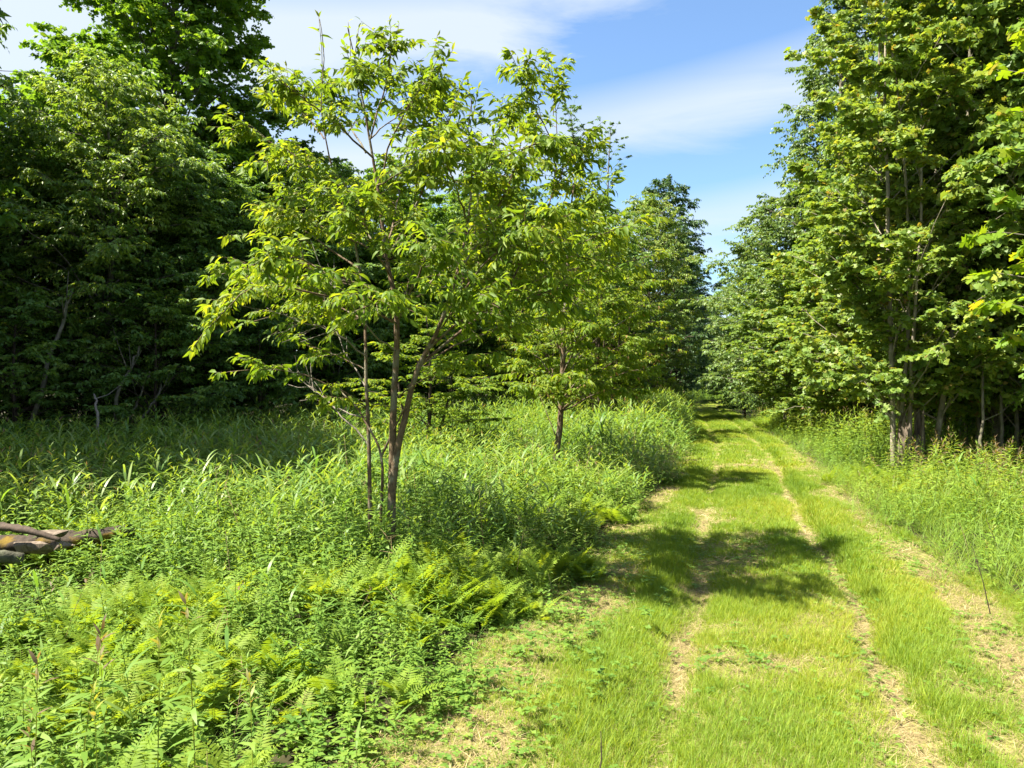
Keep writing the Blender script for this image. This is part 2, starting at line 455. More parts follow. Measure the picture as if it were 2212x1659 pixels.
def limb(rng, wood, crown, pts, r0, r1, ntw, twlen, nlf, kind, size, width, s0=.3, droop=.5, jit=.01, sub=1, flat=.5, sides=5, n=10, sag=.25, tw_r=.004, young=0., tint0=.5, tsd=.16, lift=.1, make_wood=True):
    c = curve(pts, n, rng, jit)
    tube(wood, c, np.linspace(r0, r1, n), sides)
    if ntw:
        s = np.sort(rng.uniform(s0, 1, ntw)); s[-1] = 1
        p, t = at(c, s)
        side = unit(np.cross(t, UPV) + rng.randn(ntw, 3) * .25) * rng.choice([-1, 1], ntw)[:, None]
        d = unit(t * rng.uniform(.35, .9, (ntw, 1)) + side * rng.uniform(.4, 1, (ntw, 1)) + UPV * (rng.uniform(-.5, .6, (ntw, 1)) * (1 - flat) + lift))
        d[-1] = unit(t[-1] + UPV * lift)
        twigs(rng, p, d, twlen * rng.uniform(.55, 1.25, ntw) * (1.15 - .45 * s), wood, crown, nlf, kind, size, width, droop, tint0 + rng.randn() * .06, tsd, sag, sub, tw_r, flat, young, make_wood)
    return c

def tree_proto(seed, name, H, r0, base, env, nb, ntw, twlen, nlf, kind, size, width, leafm, barkm, droop=.4, sub=2, flat=.6, rise=.55, stems=None, lean=.03, tint0=.5, tsd=.17, sag=.25, young=0., tmin=0.0, curve_up=.15, wob=.012, make_wood=True):
    """one tree: > trunk, crown.  env(t) = crown radius at height fraction t between crown base and top"""
    rng = np.random.RandomState(seed)
    wood, crown = MB(), MB()
    n = 14
    stems = stems or [((0, 0), (0, 0), 1.0)]
    axes = []
    for (bx, by), (tx, ty), k in stems:
        z = np.linspace(-.15, H * .97 * k, n)
        f = z.clip(0) / (H * k)
        a = rng.rand() * 6.28
        bend = H * lean * np.sin(f * 3.0)
        c = np.stack([bx + (tx - bx) * f + bend * math.cos(a), by + (ty - by) * f + bend * math.sin(a), z], 1)
        kink = rng.randn(n, 3) * H * wob * .25; kink[0] = 0; kink[:, 2] = 0
        c = c + np.cumsum(kink, 0) * .5
        rad = r0 * k * (1 - f) ** .85 + .008; rad[0] *= 1.35
        tube(wood, c, rad, 9)
        axes.append((c, k))
    for i in range(nb):
        c, k = axes[i % len(axes)]
        t = tmin + (1 - tmin) * ((i + rng.rand()) / nb) ** .85
        ang = i * 2.39996 + rng.uniform(-.5, .5)
        z = base + t * (H * k - base) * .98
        Rr = max(.12, env(t) * rng.uniform(.62, 1.12))
        zs = max(base * .72, z - Rr * rise * rng.uniform(.6, 1.2))
        zs = min(zs, H * k * .93)
        fs = np.interp(zs, c[:, 2], np.linspace(0, 1, n))
        s = at(c, [fs])[0][0]
        mid = np.array([s[0], s[1], 0])
        tip = mid + np.array([math.cos(ang) * Rr, math.sin(ang) * Rr, z])
        m1 = s * .5 + tip * .5 + np.array([0, 0, curve_up * Rr])
        rb = max(.006, r0 * .42 * k * (1 - fs) ** .8)
        limb(rng, wood, crown, [s, m1, tip], rb, .005, max(3, int(ntw * (.45 + .55 * min(1, Rr / 2.2)))), twlen * (.42 + .58 * min(1, Rr / 1.8)), nlf, kind, size, width, .22, droop, .01 * Rr, sub, flat, 5, 8, sag, .0045, young, tint0, tsd, .06, make_wood)
    # leader
    for c, k in axes:
        p, t = at(c, np.linspace(.82, 1, 7))
        d = unit(t + rng.randn(7, 3) * .5)
        twigs(rng, p, d, np.full(7, twlen * .5), wood, crown, nlf, kind, size, width, droop, tint0, tsd, sag, sub, .004, flat, young, make_wood)
    return wood.mesh(name + '_trunk', barkm, True), crown.mesh(name + '_crown', leafm)

PROTO = {}
def proto(key, *a, **k): PROTO[key] = tree_proto(*a, **k)
def plant_tree(key, name, loc, label, rz=0., sc=1., group=None, cat='tree', tilt=(0, 0)):
    tr, cr = PROTO[key]
    o = thing(name, label, cat, (loc[0], loc[1], float(hz(loc[0], loc[1])) - .03), group)
    o.rotation_euler = (tilt[0], tilt[1], rz); o.scale = sc if hasattr(sc, '__len__') else (sc, sc, sc)
    link('trunk', tr, o); link('crown', cr, o)
    return o

def ell(Rm, p=.35, low=.55):
    """widest at fraction p, LOW of the full radius at the crown base, pointed top"""
    def f(t):
        return Rm * ((low + (1 - low) * math.sin(min(1, t / p) * math.pi / 2)) if t < p else math.cos((t - p) / (1 - p) * math.pi / 2) ** .5)
    return f
proto('edge_a', 11, 'edge_a', 9.0, .10, 1.2, ell(2.7, .45, .85), 84, 15, .8, 9, 'simple', .135, .52, M['edge'], M['bark_dark'], droop=.45, sub=3, flat=.35, tint0=.48)
proto('edge_b', 12, 'edge_b', 8.0, .09, 1.1, ell(2.9, .45, .9), 80, 15, .85, 9, 'simple', .13, .50, M['edge'], M['bark_dark'], droop=.35, sub=3, flat=.45, tint0=.42)
proto('edge_light', 13, 'edge_light', 9.0, .09, 1.4, ell(2.6, .4, .75), 80, 14, .8, 9, 'simple', .14, .42, M['edge'], M['bark_grey'], droop=.6, sub=3, flat=.3, tint0=.86)
proto('big_maple', 14, 'big_maple', 17.0, .24, 3.0, ell(3.5, .45, .75), 140, 16, 1.0, 10, 'maple_far', .165, .9, M['dark'], M['bark_grey'], droop=.35, sub=3, flat=.25, tint0=.52, curve_up=.22, rise=.75)
proto('wood_a', 15, 'wood_a', 11.0, .14, 1.6, ell(3.0, .4, .8), 74, 13, 1.0, 7, 'flat', .20, .60, M['dark'], M['bark_dark'], droop=.4, sub=3, flat=.6, make_wood=False)
proto('wood_b', 16, 'wood_b', 12.0, .15, 1.9, ell(2.8, .45, .75), 74, 13, 1.0, 7, 'flat', .20, .60, M['edge'], M['bark_grey'], droop=.5, sub=3, flat=.5, make_wood=False)
proto('birch', 17, 'birch', 15.4, .16, 1.7, (lambda t: 3.1 * min(1, .75 + 1.5 * t) * (1 - t) ** .72), 170, 13, 1.0, 9, 'flat', .125, .64, M['birch'], M['bark_grey'], droop=.8, sub=3, flat=.1, sag=.42, rise=.9, tint0=.5)
proto('maple_clump', 18, 'maple_clump', 10.4, .045, 1.4, ell(1.85, .22, .95), 125, 13, .8, 11, 'maple_far', .105, .95, M['maple'], M['bark_beige'], droop=.45, sub=3, flat=.2, tint0=.55, young=.08, rise=1.1,
      stems=[((-.34, .02), (-.4, .2), .92), ((.31, .0), (.6, -.3), 1.0), ((.08, .26), (.2, 1.0), .95), ((-.24, .18), (-.7, -.3), .72), ((-.05, .3), (-.4, -.6), .66), ((.2, .26), (1.6, .7), .8)])
proto('side_cherry', 19, 'side_cherry', 8.0, .085, 1.1, ell(2.6, .3, .9), 90, 15, .8, 10, 'simple', .125, .52, M['birch'], M['bark_grey'], droop=.6, sub=3, flat=.25, tint0=.66)
proto('side_maple', 20, 'side_maple', 8.5, .08, 1.1, ell(2.5, .35, .85), 90, 14, .8, 11, 'maple_far', .112, .95, M['maple'], M['bark_grey'], droop=.45, sub=3, flat=.3, tint0=.46, young=.05)
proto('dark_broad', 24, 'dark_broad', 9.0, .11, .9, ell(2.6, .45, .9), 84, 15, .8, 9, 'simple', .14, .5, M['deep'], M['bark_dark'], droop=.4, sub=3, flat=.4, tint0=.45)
proto('young_cherry', 21, 'young_cherry', 5.2, .04, 1.2, ell(1.5, .35, .85), 44, 11, .6, 8, 'cherry', .125, .40, M['cherry'], M['bark_dark'], droop=.6, sub=2, flat=.7, tint0=.5, young=.1,
      stems=[((0, 0), (.1, .1), 1.0), ((.03, .02), (-.5, .2), .8), ((-.03, 0), (.6, -.1), .75)])
proto('low_beech', 22, 'low_beech', 3.4, .035, .45, ell(1.6, .35, .85), 44, 10, .6, 9, 'simple', .12, .50, M['edge'], M['bark_dark'], droop=.35, sub=2, flat=.6, tint0=.45)
proto('tall_pine', 23, 'tall_pine', 20.5, .16, 15.8, ell(1.5, .45, .6), 15, 7, .6, 8, 'simple', .19, .50, M['birch'], M['bark_grey'], droop=.1, sub=2, flat=.6, tint0=.3, rise=1.0)

# ------------------------------------------------------------------ the woodland edge: every front tree has its own label
def X_(u, d): return (u - CU) / F * d
FRONT = [  # kind, name, pixel column of the trunk, distance, scale, turn, label, category
    ('edge_a', 'beech_tree', -205, 15.8, (.9, .9, 1.22), 0.4, 'tall dark tree cut by the left border of the photo', 'tree'),
    ('edge_light', 'cherry_tree', 215, 17.0, (1.0, 1.0, 1.0), 1.3, 'pale green tree with drooping leaves in front of the big maple', 'tree'),
    ('big_maple', 'maple_tree', 405, 23.0, 1.0, 0.3, 'big maple rising highest over the left woodland', 'tree'),
    ('edge_b', 'beech_tree', 470, 18.8, (.95, .95, .86), 2.2, 'dark spreading tree at the foot of the big maple', 'tree'),
    ('edge_b', 'beech_tree', 60, 17.5, (1, 1, .95), 4.0, 'shaded dense tree between the left border and the pale green tree', 'tree'),
    ('edge_a', 'beech_tree', 330, 18.4, (.95, .95, .92), 5.1, 'dark leafy tree directly behind the leaning grey saplings', 'tree'),
    ('edge_a', 'beech_tree', 660, 22.5, (.95, .95, 1.0), 0.9, 'dark tree just left behind the cherry sapling crown', 'tree'),
    ('edge_b', 'beech_tree', 830, 27.5, (1.05, 1.05, 1.12), 3.0, 'shaded tree behind the stems of the cherry sapling', 'tree'),
    ('edge_a', 'beech_tree', 985, 30.5, (1.1, 1.1, 1.02), 5.6, 'woodland tree behind the small forked sapling', 'tree'),
    ('edge_light', 'cherry_tree', 1130, 32.5, (1.1, 1.1, 1.06), 2.0, 'light green woodland tree behind the single stemmed sapling', 'tree'),
    ('edge_a', 'beech_tree', 1275, 34.5, (1.1, 1.1, 1.16), 4.4, 'woodland tree below the two tall tufted pines', 'tree'),
    ('edge_light', 'cherry_tree', 1395, 37.0, (1.05, 1.05, 1.22), 0.2, 'light green tree left of the gap of sky over the track', 'tree'),
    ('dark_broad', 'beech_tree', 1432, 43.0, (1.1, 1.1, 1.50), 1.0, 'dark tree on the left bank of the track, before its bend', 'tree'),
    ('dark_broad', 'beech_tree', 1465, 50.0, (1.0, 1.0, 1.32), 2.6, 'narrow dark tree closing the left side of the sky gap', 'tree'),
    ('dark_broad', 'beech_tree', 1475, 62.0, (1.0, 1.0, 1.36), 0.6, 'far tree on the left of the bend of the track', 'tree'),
    # right hand side
    ('birch', 'birch_tree', 1838, 24.0, 1.0, 0.7, 'tall birch with hanging dark leaves against the sky right of the track', 'tree'),
    ('maple_clump', 'maple_tree', 1975, 12.9, 1.0, 0.1, 'multi stemmed light green maple growing around the rotten stump', 'tree'),
    ('side_cherry', 'cherry_tree', 1700, 25.5, (1.05, 1.05, 1.02), 1.1, 'broad tree with leaves overhanging the track below the birch', 'tree'),
    ('side_cherry', 'cherry_tree', 1650, 33.0, (.9, .9, 1.0), 3.3, 'farthest tree overhanging the right side of the track', 'tree'),
    ('side_maple', 'maple_tree', 1840, 19.6, (.9, .9, .78), 2.6, 'twin stemmed maple left of the rotten stump', 'tree'),
    ('side_maple', 'maple_tree', 1790, 22.6, (.95, .95, .74), 4.9, 'low maple reaching out between the twin stemmed maple and the track', 'tree'),
    ('side_maple', 'maple_tree', 2150, 13.8, (.95, .95, 1.05), 0.5, 'shaded maple right behind the rotten stump', 'tree'),
    ('side_maple', 'maple_tree', 2290, 12.2, (1.05, 1.05, 1.25), 3.9, 'tall maple at the right border behind the bright branch', 'tree'),
    ('side_cherry', 'cherry_tree', 2060, 18.5, (1.1, 1.1, 1.65), 5.2, 'tall tree behind the top of the multi stemmed maple', 'tree'),
    ('side_cherry', 'cherry_tree', 2230, 17.5, (1.1, 1.1, 1.70), 0.9, 'tall tree filling the top right corner', 'tree'),
    # far end of the track
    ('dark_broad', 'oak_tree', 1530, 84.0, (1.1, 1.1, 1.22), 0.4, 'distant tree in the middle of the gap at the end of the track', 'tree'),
    ('wood_b', 'oak_tree', 1575, 88.0, (1.1, 1.1, 1.12), 2.4, 'distant tree at the gap, half hidden by the right hand trees', 'tree'),
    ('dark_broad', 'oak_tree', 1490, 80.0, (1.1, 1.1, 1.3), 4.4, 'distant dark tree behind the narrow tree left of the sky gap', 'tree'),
    ('tall_pine', 'pine_tree', 1322, 56.0, (1.0, 1.0, 1.03), 0.8, 'tall thin pine with a wind bent tuft standing alone in the sky', 'tree'),
    ('tall_pine', 'pine_tree', 1225, 52.0, (1.15, 1.15, 1.04), 3.1, 'tall tufted pine just right of the cherry sapling top', 'tree'),
]
for k, nm, u, d, s, rz, lab, cat in FRONT:
    x = X_(u, d)
    plant_tree(k, nm, (x, d), lab, rz, s, None, cat)

# twin second stem of the maple left of the stump, low shrubs under the left edge
for u, d, s, rz, lab in [
    (330, 15.9, (1.05, 1.05, 1.05), .3, 'low shaded shrub with flat tiers of leaves left of the dead cherry branches'),
    (40, 14.6, (1.1, 1.1, 1.0), 2.0, 'low shaded shrub with flat leaves by the leaning grey sapling'),
    (560, 18.5, (1.0, 1.0, .95), 4.2, 'low dark shrub behind the left arm of the cherry sapling'),
    (180, 16.2, (.9, .9, .85), 1.0, 'small dark shrub between two larger shaded shrubs'),
    (1610, 36.0, (1.3, 1.3, 1.1), 2.2, 'small bush where the track disappears round its bend'),
    (2120, 16.0, (1.1, 1.1, .9), 5.0, 'dark shrub in the deep shade behind the rotten stump'),
]:
    plant_tree('low_beech', 'beech_shrub', (X_(u, d), d), lab, rz, s, 'low shrubs under the woodland edge', 'shrub')

# trees standing deeper in the wood
rng = np.random.RandomState(5)
deep = []
def deep_row(xs, ys, lab, grp, key_s):
    for x, y in zip(xs, ys):
        x += rng.uniform(-.9, .9); y += rng.uniform(-.9, .9)
        k = key_s[rng.randint(len(key_s))]
        s = rng.uniform(.85, 1.02)
        plant_tree(k, 'woodland_tree', (x, y), lab, rng.uniform(0, 6.28), (s, s, s * rng.uniform(.84, 1.0)), grp, 'tree')
LL, LG = 'dark tree standing deeper in the woodland beyond the meadow', 'trees deeper in the left woodland'
RL, RG = 'dark tree standing deeper in the wood right of the track', 'trees deeper in the right woodland'
for off, step in ((4.0, 3.0), (8.0, 3.6), (13.0, 4.4), (19, 5.5)):
    xs = np.arange(-21 - off * .4, 7.5, step)
    ys = left_edge(xs) + off
    deep_row(xs, ys, LL, LG, ['wood_a', 'wood_b'])
deep_row([7.0, 8.6, 10.2, 13, 16, 4, 2], [56, 66, 74, 80, 92, 60, 50], LL, LG, ['wood_a', 'wood_b'])
for off, step in ((3.6, 3.0), (7.0, 3.6), (11.0, 4.2), (16.0, 5.)):
    ys = np.arange(8.5, 35, step)
    deep_row(right_edge(np.minimum(ys, 33)) + off, ys + off * .15, RL, RG, ['wood_a', 'wood_b'])
deep_row(np.arange(12, 60, 4.5), 99 + np.arange(12, 60, 4.5) * .1, LL, LG, ['wood_a', 'wood_b'])
deep_row(np.arange(10, 60, 4.5), 108 + np.arange(10, 60, 4.5) * .1, LL, LG, ['wood_a', 'wood_b'])
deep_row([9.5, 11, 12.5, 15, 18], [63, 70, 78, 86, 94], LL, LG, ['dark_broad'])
deep_row([19, 25, 32, 22, 36, 40], [41, 45, 52, 98, 100, 88], RL, RG, ['wood_a', 'wood_b'])
UL = 'shaded bush in the dark under the woodland trees'
for i in range(40):
    left = i < 24
    if left:
        x = -17 + i * 1.0 + rng.uniform(-.5, .5); y = left_edge(x) + rng.uniform(2.2, 4.5)
    else:
        y = 9 + (i - 24) * 1.5; x = right_edge(min(y, 33)) + rng.uniform(2.0, 4.5)
    q_ = rng.uniform(1.0, 1.35)
    plant_tree('low_beech', 'woodland_bush', (x, y), UL, rng.uniform(0, 6), (q_, q_, q_), 'bushes under the woodland trees', 'shrub')
for y in np.arange(46, 94, 4.0):
    plant_tree('low_beech', 'woodland_bush', (pc(y) - 3.6 - rng.uniform(0, 1), y), 'bush in the shade on the left bank of the far track', rng.uniform(0, 6), (1.2, 1.2, 1.1), 'bushes on the left bank of the far track', 'shrub')
for x in np.arange(10, 52, 2.4):
    y = 95 + rng.uniform(-1, 2)
    plant_tree('low_beech', 'woodland_bush', (x, y), 'distant bush closing the end of the track', rng.uniform(0, 6), (1.6, 1.6, 1.3), 'bushes at the end of the track', 'shrub')
# the tall trees left of the frame that throw the strip of shade on the meadow
for x, y, z_ in ((-11.6, 9.4, 1.2), (-12.6, 11.9, 1.35), (-11.9, 10.6, 1.2), (-15.6, 10.0, 1.4), (-16.5, 12.6, 1.3)):
    plant_tree(['wood_a', 'wood_b'][rng.randint(2)], 'woodland_tree', (x, y), 'tall tree at the left end of the woodland', rng.uniform(0, 6), (1.05, 1.05, z_), 'trees at the left end of the wood', 'tree')

# ------------------------------------------------------------------ bare stems in the shade under the trees
def stem_thing(name, pts, r, lab, bark, grp=None, branches=0, cat='sapling', seed=0):
    rg = np.random.RandomState(seed)
    w = MB()
    pts = np.asarray(pts, float); o = pts[0].copy()
    c = curve(pts - o, 12, rg, r * .5)
    tube(w, c, np.linspace(r, r * .5, 12), 6)
    for _ in range(branches):
        p, t = at(c, [rg.uniform(.35, .9)])
        d = unit(t[0] * .8 + rg.randn(3) * .6)
        l = rg.uniform(.4, 1.0)
        tube(w, [p[0], p[0] + d * l * .5, p[0] + d * l + UPV * .1], [r * .35, r * .25, r * .12], 4)
    ob = link(name, w.mesh(name, M[bark], True), None, o)
    return tag(ob, lab, cat, grp)
def PX(d, *uv): return [P(u, v, d + (k * .12)) for k, (u, v) in enumerate(uv)]
stem_thing('leaning_sapling', PX(14.6, (62, 935), (100, 800), (135, 690), (158, 630)), .05, 'longest leaning grey stem at the left edge of the meadow', 'bark_grey', None, 2, seed=1)
stem_thing('leaning_sapling', PX(15.2, (246, 930), (256, 850), (285, 790), (300, 752)), .042, 'leaning forked grey stem under the flat tiered shrub', 'bark_grey', None, 3, seed=2)
stem_thing('leaning_sapling', PX(15.6, (268, 930), (300, 860), (325, 800)), .03, 'thin leaning stem just right of the forked grey stem', 'bark_grey', None, 1, seed=3)
stem_thing('leaning_sapling', PX(15.6, (290, 930), (330, 870), (352, 830)), .03, 'shortest leaning stem right of the forked grey stem', 'bark_grey', None, 1, seed=4)
stem_thing('dead_sapling', PX(13.2, (212, 960), (212, 910), (208, 870), (203, 852)), .03, 'short broken dead stem with a pale tip in the shaded weeds', 'bark_pale', None, 1, 'dead stem', seed=5)
stem_thing('fallen_branch', PX(16.5, (40, 888), (150, 880), (260, 884), (350, 892)), .06, 'dark fallen branch lying behind the shaded weeds', 'bark_dark', None, 2, 'branch', seed=6)
k = 10
for u0, u1, v1, d, r in [(1755, 1752, 760, 21.5, .03), (1815, 1800, 760, 19.4, .05), (2108, 2135, 640, 13.5, .04), (2168, 2160, 690, 12.4, .035), (2112, 2122, 740, 11.8, .03), (2200, 2170, 700, 13.0, .045), (2078, 2085, 700, 15.0, .05), (2040, 2030, 690, 16.0, .04)]:
    v0 = CV + EYE * F / d - 20
    lab = {1755: 'thin bare stem in the shade left of the twin stemmed maple', 1815: 'pale straight stem beside the twin stemmed maple', 2108: 'crooked thin stem right of the rotten stump', 2168: 'forked thin stem in the shade near the right border',
           2112: 'leaning thin stem crossing the crooked one right of the stump', 2200: 'spotted grey stem at the right border', 2078: 'stem standing close behind the rotten stump on its right', 2040: 'slim stem half hidden by the rotten stump'}[u0]
    stem_thing('bare_sapling', [P(u0, v0, d), P(u0 * .7 + u1 * .3 + rng.uniform(-8, 8), v0 * .6 + v1 * .4, d), P(u1, v1, d + .4)], r, lab, 'bark_grey', None, 3, seed=k)
    k += 1
for i in range(46):
    left = i < 26
    if left:
        x = rng.uniform(-14, 6); y = left_edge(x) + rng.uniform(.6, 5)
    else:
        y = rng.uniform(9.5, 32); x = right_edge(min(y, 33)) + rng.uniform(.5, 5)
    h = rng.uniform(2.4, 4)
    z = float(hz(x, y)) - .05
    dx, dy = rng.randn(2) * .35
    stem_thing('bare_sapling', [(x, y, z), (x + dx * .3, y + dy * .4, z + h * .5), (x + dx, y + dy, z + h)], rng.uniform(.018, .045),
               'thin bare stem in the dark under the ' + ('left' if left else 'right') + ' hand trees', 'bark_grey',
               'bare stems under the ' + ('left' if left else 'right') + ' trees', 2, seed=100 + i)

# ------------------------------------------------------------------ the cherry sapling in the meadow
def cherry_main():
    D = 6.5
    rg = np.random.RandomState(42)
    base = P(838, CV + EYE * F / D, D)
    o = thing('cherry_sapling', 'multi stemmed cherry sapling with drooping pointed leaves in the middle of the meadow', 'tree', base)
    crown = MB()
    def pp(*uvd): return np.array([P(u, v, D + dd) for u, v, dd in uvd]) - base
    def stem(pts, r0, r1, n=16):
        w = MB(); c = curve(pts, n, rg, .004); tube(w, c, r1 + (r0 - r1) * (1 - np.linspace(0, 1, n)) ** 1.5, 8)
        return w, c
    K = dict(kind='cherry', size=.098, width=.37, droop=.55, sub=2, flat=.45, sag=.2, tw_r=.0035, young=.08, tint0=.52, tsd=.16)
    wood = {}
    s2 = pp((838, 1225, 0), (845, 1100, 0), (850, 900, .02), (858, 690, .05), (836, 560, .08), (815, 400, .12), (790, 250, .1), (762, 110, .05), (752, 60, .05))
    s3 = pp((842, 1225, -.02), (848, 1040, -.04), (870, 920, -.06), (905, 790, -.1), (945, 715, -.12), (985, 600, -.1), (1010, 480, 0), (1020, 380, .1), (1012, 290, .15), (1022, 205, .2))
    s1 = pp((800, 1225, .15), (797, 1000, .15), (791, 800, .2), (785, 650, .3), (760, 500, .3), (722, 380, .25), (694, 250, .2), (700, 110, .2), (690, 42, .2))
    for nm, pts, r0, r1 in (('c', s2, .044, .004), ('r', s3, .038, .0035), ('l', s1, .021, .0035)):
        w, c = stem(pts, r0, r1, 22); wood[nm] = (w, c)
    w4, c4 = stem(pp((822, 1225, .05), (824, 1080, .05), (824, 985, .05), (800, 930, .1), (770, 880, .2), (735, 845, .3)), .017, .006)
    wood['y'] = (w4, c4)
    tube(w4, curve(pp((824, 985, .05), (850, 930, 0), (890, 850, -.2)), 8, rg), np.linspace(.013, .006, 8), 6)
    def br(st, *uvd, r0=.013, ntw=9, twlen=.44, nlf=8, s0=.18, **kw):
        a = dict(K); a.update(kw)
        limb(rg, wood[st][0], crown, pp(*uvd), r0 * .56 if r0 > .013 else r0 * .72, .0028, int(ntw * 1.55), twlen, nlf, a['kind'], a['size'], a['width'], s0, a['droop'], .006, a['sub'], a['flat'], 6, 12, a['sag'], a['tw_r'], a['young'], a['tint0'], a['tsd'])
    # left side
    br('c', (858, 700, .05), (760, 655, -.3), (640, 625, -.6), (540, 625, -.8), (470, 690, -.9), ntw=15, r0=.022)
    br('c', (850, 660, .05), (760, 610, -.1), (640, 575, -.2), (540, 575, -.2), (485, 592, -.2), ntw=14)
    br('l', (787, 690, .2), (700, 650, .5), (600, 620, .7), (520, 640, .8), ntw=12, r0=.014)
    br('c', (836, 560, .08), (740, 510, .0), (650, 480, -.2), (598, 492, -.3), ntw=11)
    br('l', (775, 580, .3), (690, 520, .6), (620, 470, .8), (590, 450, .9), ntw=10, r0=.013)
    br('c', (822, 450, .1), (730, 400, -.1), (640, 360, -.3), (575, 352, -.4), ntw=12)
    br('l', (735, 420, .28), (650, 345, .4), (570, 300, .45), (530, 290, .45), ntw=12, r0=.012)
    br('c', (805, 340, .1), (730, 270, -.3), (660, 215, -.5), (618, 185, -.6), ntw=12, r0=.013)
    br('l', (700, 300, .22), (660, 240, .5), (640, 180, .7), ntw=8, r0=.010)
    # middle and top
    br('c', (858, 690, .05), (900, 600, -.5), (930, 540, -.9), (920, 520, -1.2), ntw=12, r0=.02)
    br('c', (845, 600, .07), (800, 520, -.5), (780, 440, -.9), ntw=11)
    br('c', (836, 560, .08), (900, 440, -.1), (950, 320, -.2), (985, 215, -.2), ntw=14, r0=.022)
    br('c', (815, 400, .12), (860, 270, 0), (900, 200, -.1), (935, 150, -.1), ntw=13, r0=.016)
    br('c', (800, 300, .1), (830, 190, .2), (845, 110, .25), (846, 110, .25), ntw=11, r0=.012)
    br('c', (795, 260, .1), (770, 190, -.3), (765, 170, -.4), ntw=9, r0=.010)
    br('c', (790, 330, .1), (740, 240, .6), (720, 190, .8), ntw=10, r0=.012)
    br('c', (836, 540, .08), (860, 430, .7), (880, 330, 1.1), ntw=12, r0=.018)
    br('c', (840, 580, .07), (820, 470, .7), (790, 400, 1.2), ntw=11, r0=.016)
    # right side
    br('r', (920, 760, -.1), (1000, 690, -.3), (1090, 660, -.6), (1200, 625, -.8), (1290, 600, -.9), ntw=15, r0=.020)
    br('r', (905, 790, -.1), (1010, 700, .1), (1080, 650, .3), (1130, 560, .4), (1190, 430, .5), (1205, 300, .5), (1192, 175, .5), ntw=18, r0=.023, s0=.35)
    br('r', (1130, 560, .4), (1220, 480, .3), (1265, 450, .2), (1300, 420, .1), ntw=12, r0=.014, s0=.1)
    br('r', (1090, 640, .3), (1200, 590, .5), (1310, 570, .7), (1385, 560, .8), ntw=13, r0=.014, s0=.1)
    br('r', (1190, 430, .5), (1225, 350, .4), (1250, 320, .4), ntw=9, r0=.010, s0=.1)
    br('r', (1200, 320, .5), (1150, 220, .3), (1118, 155, .2), ntw=9, r0=.009, s0=.1)
    br('r', (960, 680, -.12), (1060, 560, -.7), (1150, 500, -1.0), (1220, 470, -1.2), ntw=14, r0=.018)
    br('r', (985, 600, -.1), (1060, 480, -.2), (1110, 370, -.3), (1130, 290, -.3), ntw=13, r0=.018)
    br('r', (1000, 520, 0), (1080, 410, .7), (1150, 330, 1.0), ntw=12, r0=.014)
    br('r', (1010, 480, 0), (980, 390, -.6), (960, 330, -.9), ntw=11, r0=.013)
    br('r', (1018, 400, .1), (1070, 300, .1), (1100, 240, .1), ntw=10, r0=.010)
    br('r', (1012, 320, .14), (960, 250, .4), (940, 200, .5), ntw=9, r0=.009)
    br('r', (985, 600, -.1), (1020, 520, .8), (1030, 440, 1.3), ntw=11, r0=.014)
    br('r', (945, 715, -.12), (1000, 650, -.8), (1030, 640, -1.2), ntw=10, r0=.014)
    br('c', (858, 710, .05), (830, 660, -.7), (790, 640, -1.1), ntw=10, r0=.014)
    br('c', (858, 690, .05), (880, 620, .8), (900, 560, 1.3), ntw=11, r0=.014)
    br('r', (905, 790, -.1), (1000, 740, .6), (1120, 700, 1.0), (1240, 660, 1.2), ntw=13, r0=.016)
    br('r', (1130, 560, .4), (1200, 520, .9), (1300, 480, 1.2), ntw=11, r0=.012, s0=.1)
    br('r', (1060, 560, -.5), (1150, 570, -.8), (1260, 520, -1.0), (1330, 500, -1.0), ntw=12, r0=.012, s0=.1)
    br('r', (1020, 380, .1), (1110, 330, -.6), (1180, 300, -.9), ntw=11, r0=.011, s0=.1)
    br('r', (985, 600, -.1), (1060, 610, .6), (1150, 600, 1.0), ntw=11, r0=.012)
    br('c', (858, 690, .05), (950, 590, .2), (1020, 560, .3), (1060, 520, .3), ntw=11, r0=.012)
    br('c', (836, 560, .08), (760, 470, .4), (690, 430, .7), (640, 420, .9), ntw=12, r0=.012)
    br('c', (815, 400, .12), (890, 360, -.5), (950, 300, -.8), ntw=11, r0=.012)
    br('c', (850, 640, .06), (740, 600, -.8), (650, 560, -1.1), (580, 560, -1.2), ntw=12, r0=.013)
    br('l', (787, 700, .2), (720, 690, .7), (640, 670, 1.0), (560, 690, 1.1), ntw=11, r0=.011)
    br('c', (800, 300, .1), (860, 250, .5), (930, 200, .8), ntw=10, r0=.010)
    # low sparse sprays
    br('l', (793, 880, .17), (720, 835, -.1), (620, 800, -.2), (520, 800, -.2), ntw=6, twlen=.30, nlf=5, s0=.5, r0=.010)
    br('l', (790, 800, .2), (730, 770, .4), (660, 745, .6), ntw=6, twlen=.3, nlf=5, s0=.4, r0=.009)
    br('c', (852, 860, .03), (900, 830, -.3), (960, 790, -.5), (1040, 770, -.6), ntw=6, twlen=.3, nlf=5, s0=.5, r0=.009)
    br('l', (793, 880, .17), (740, 870, .0), (715, 850, -.1), ntw=4, twlen=.25, nlf=5, s0=.5, r0=.007)
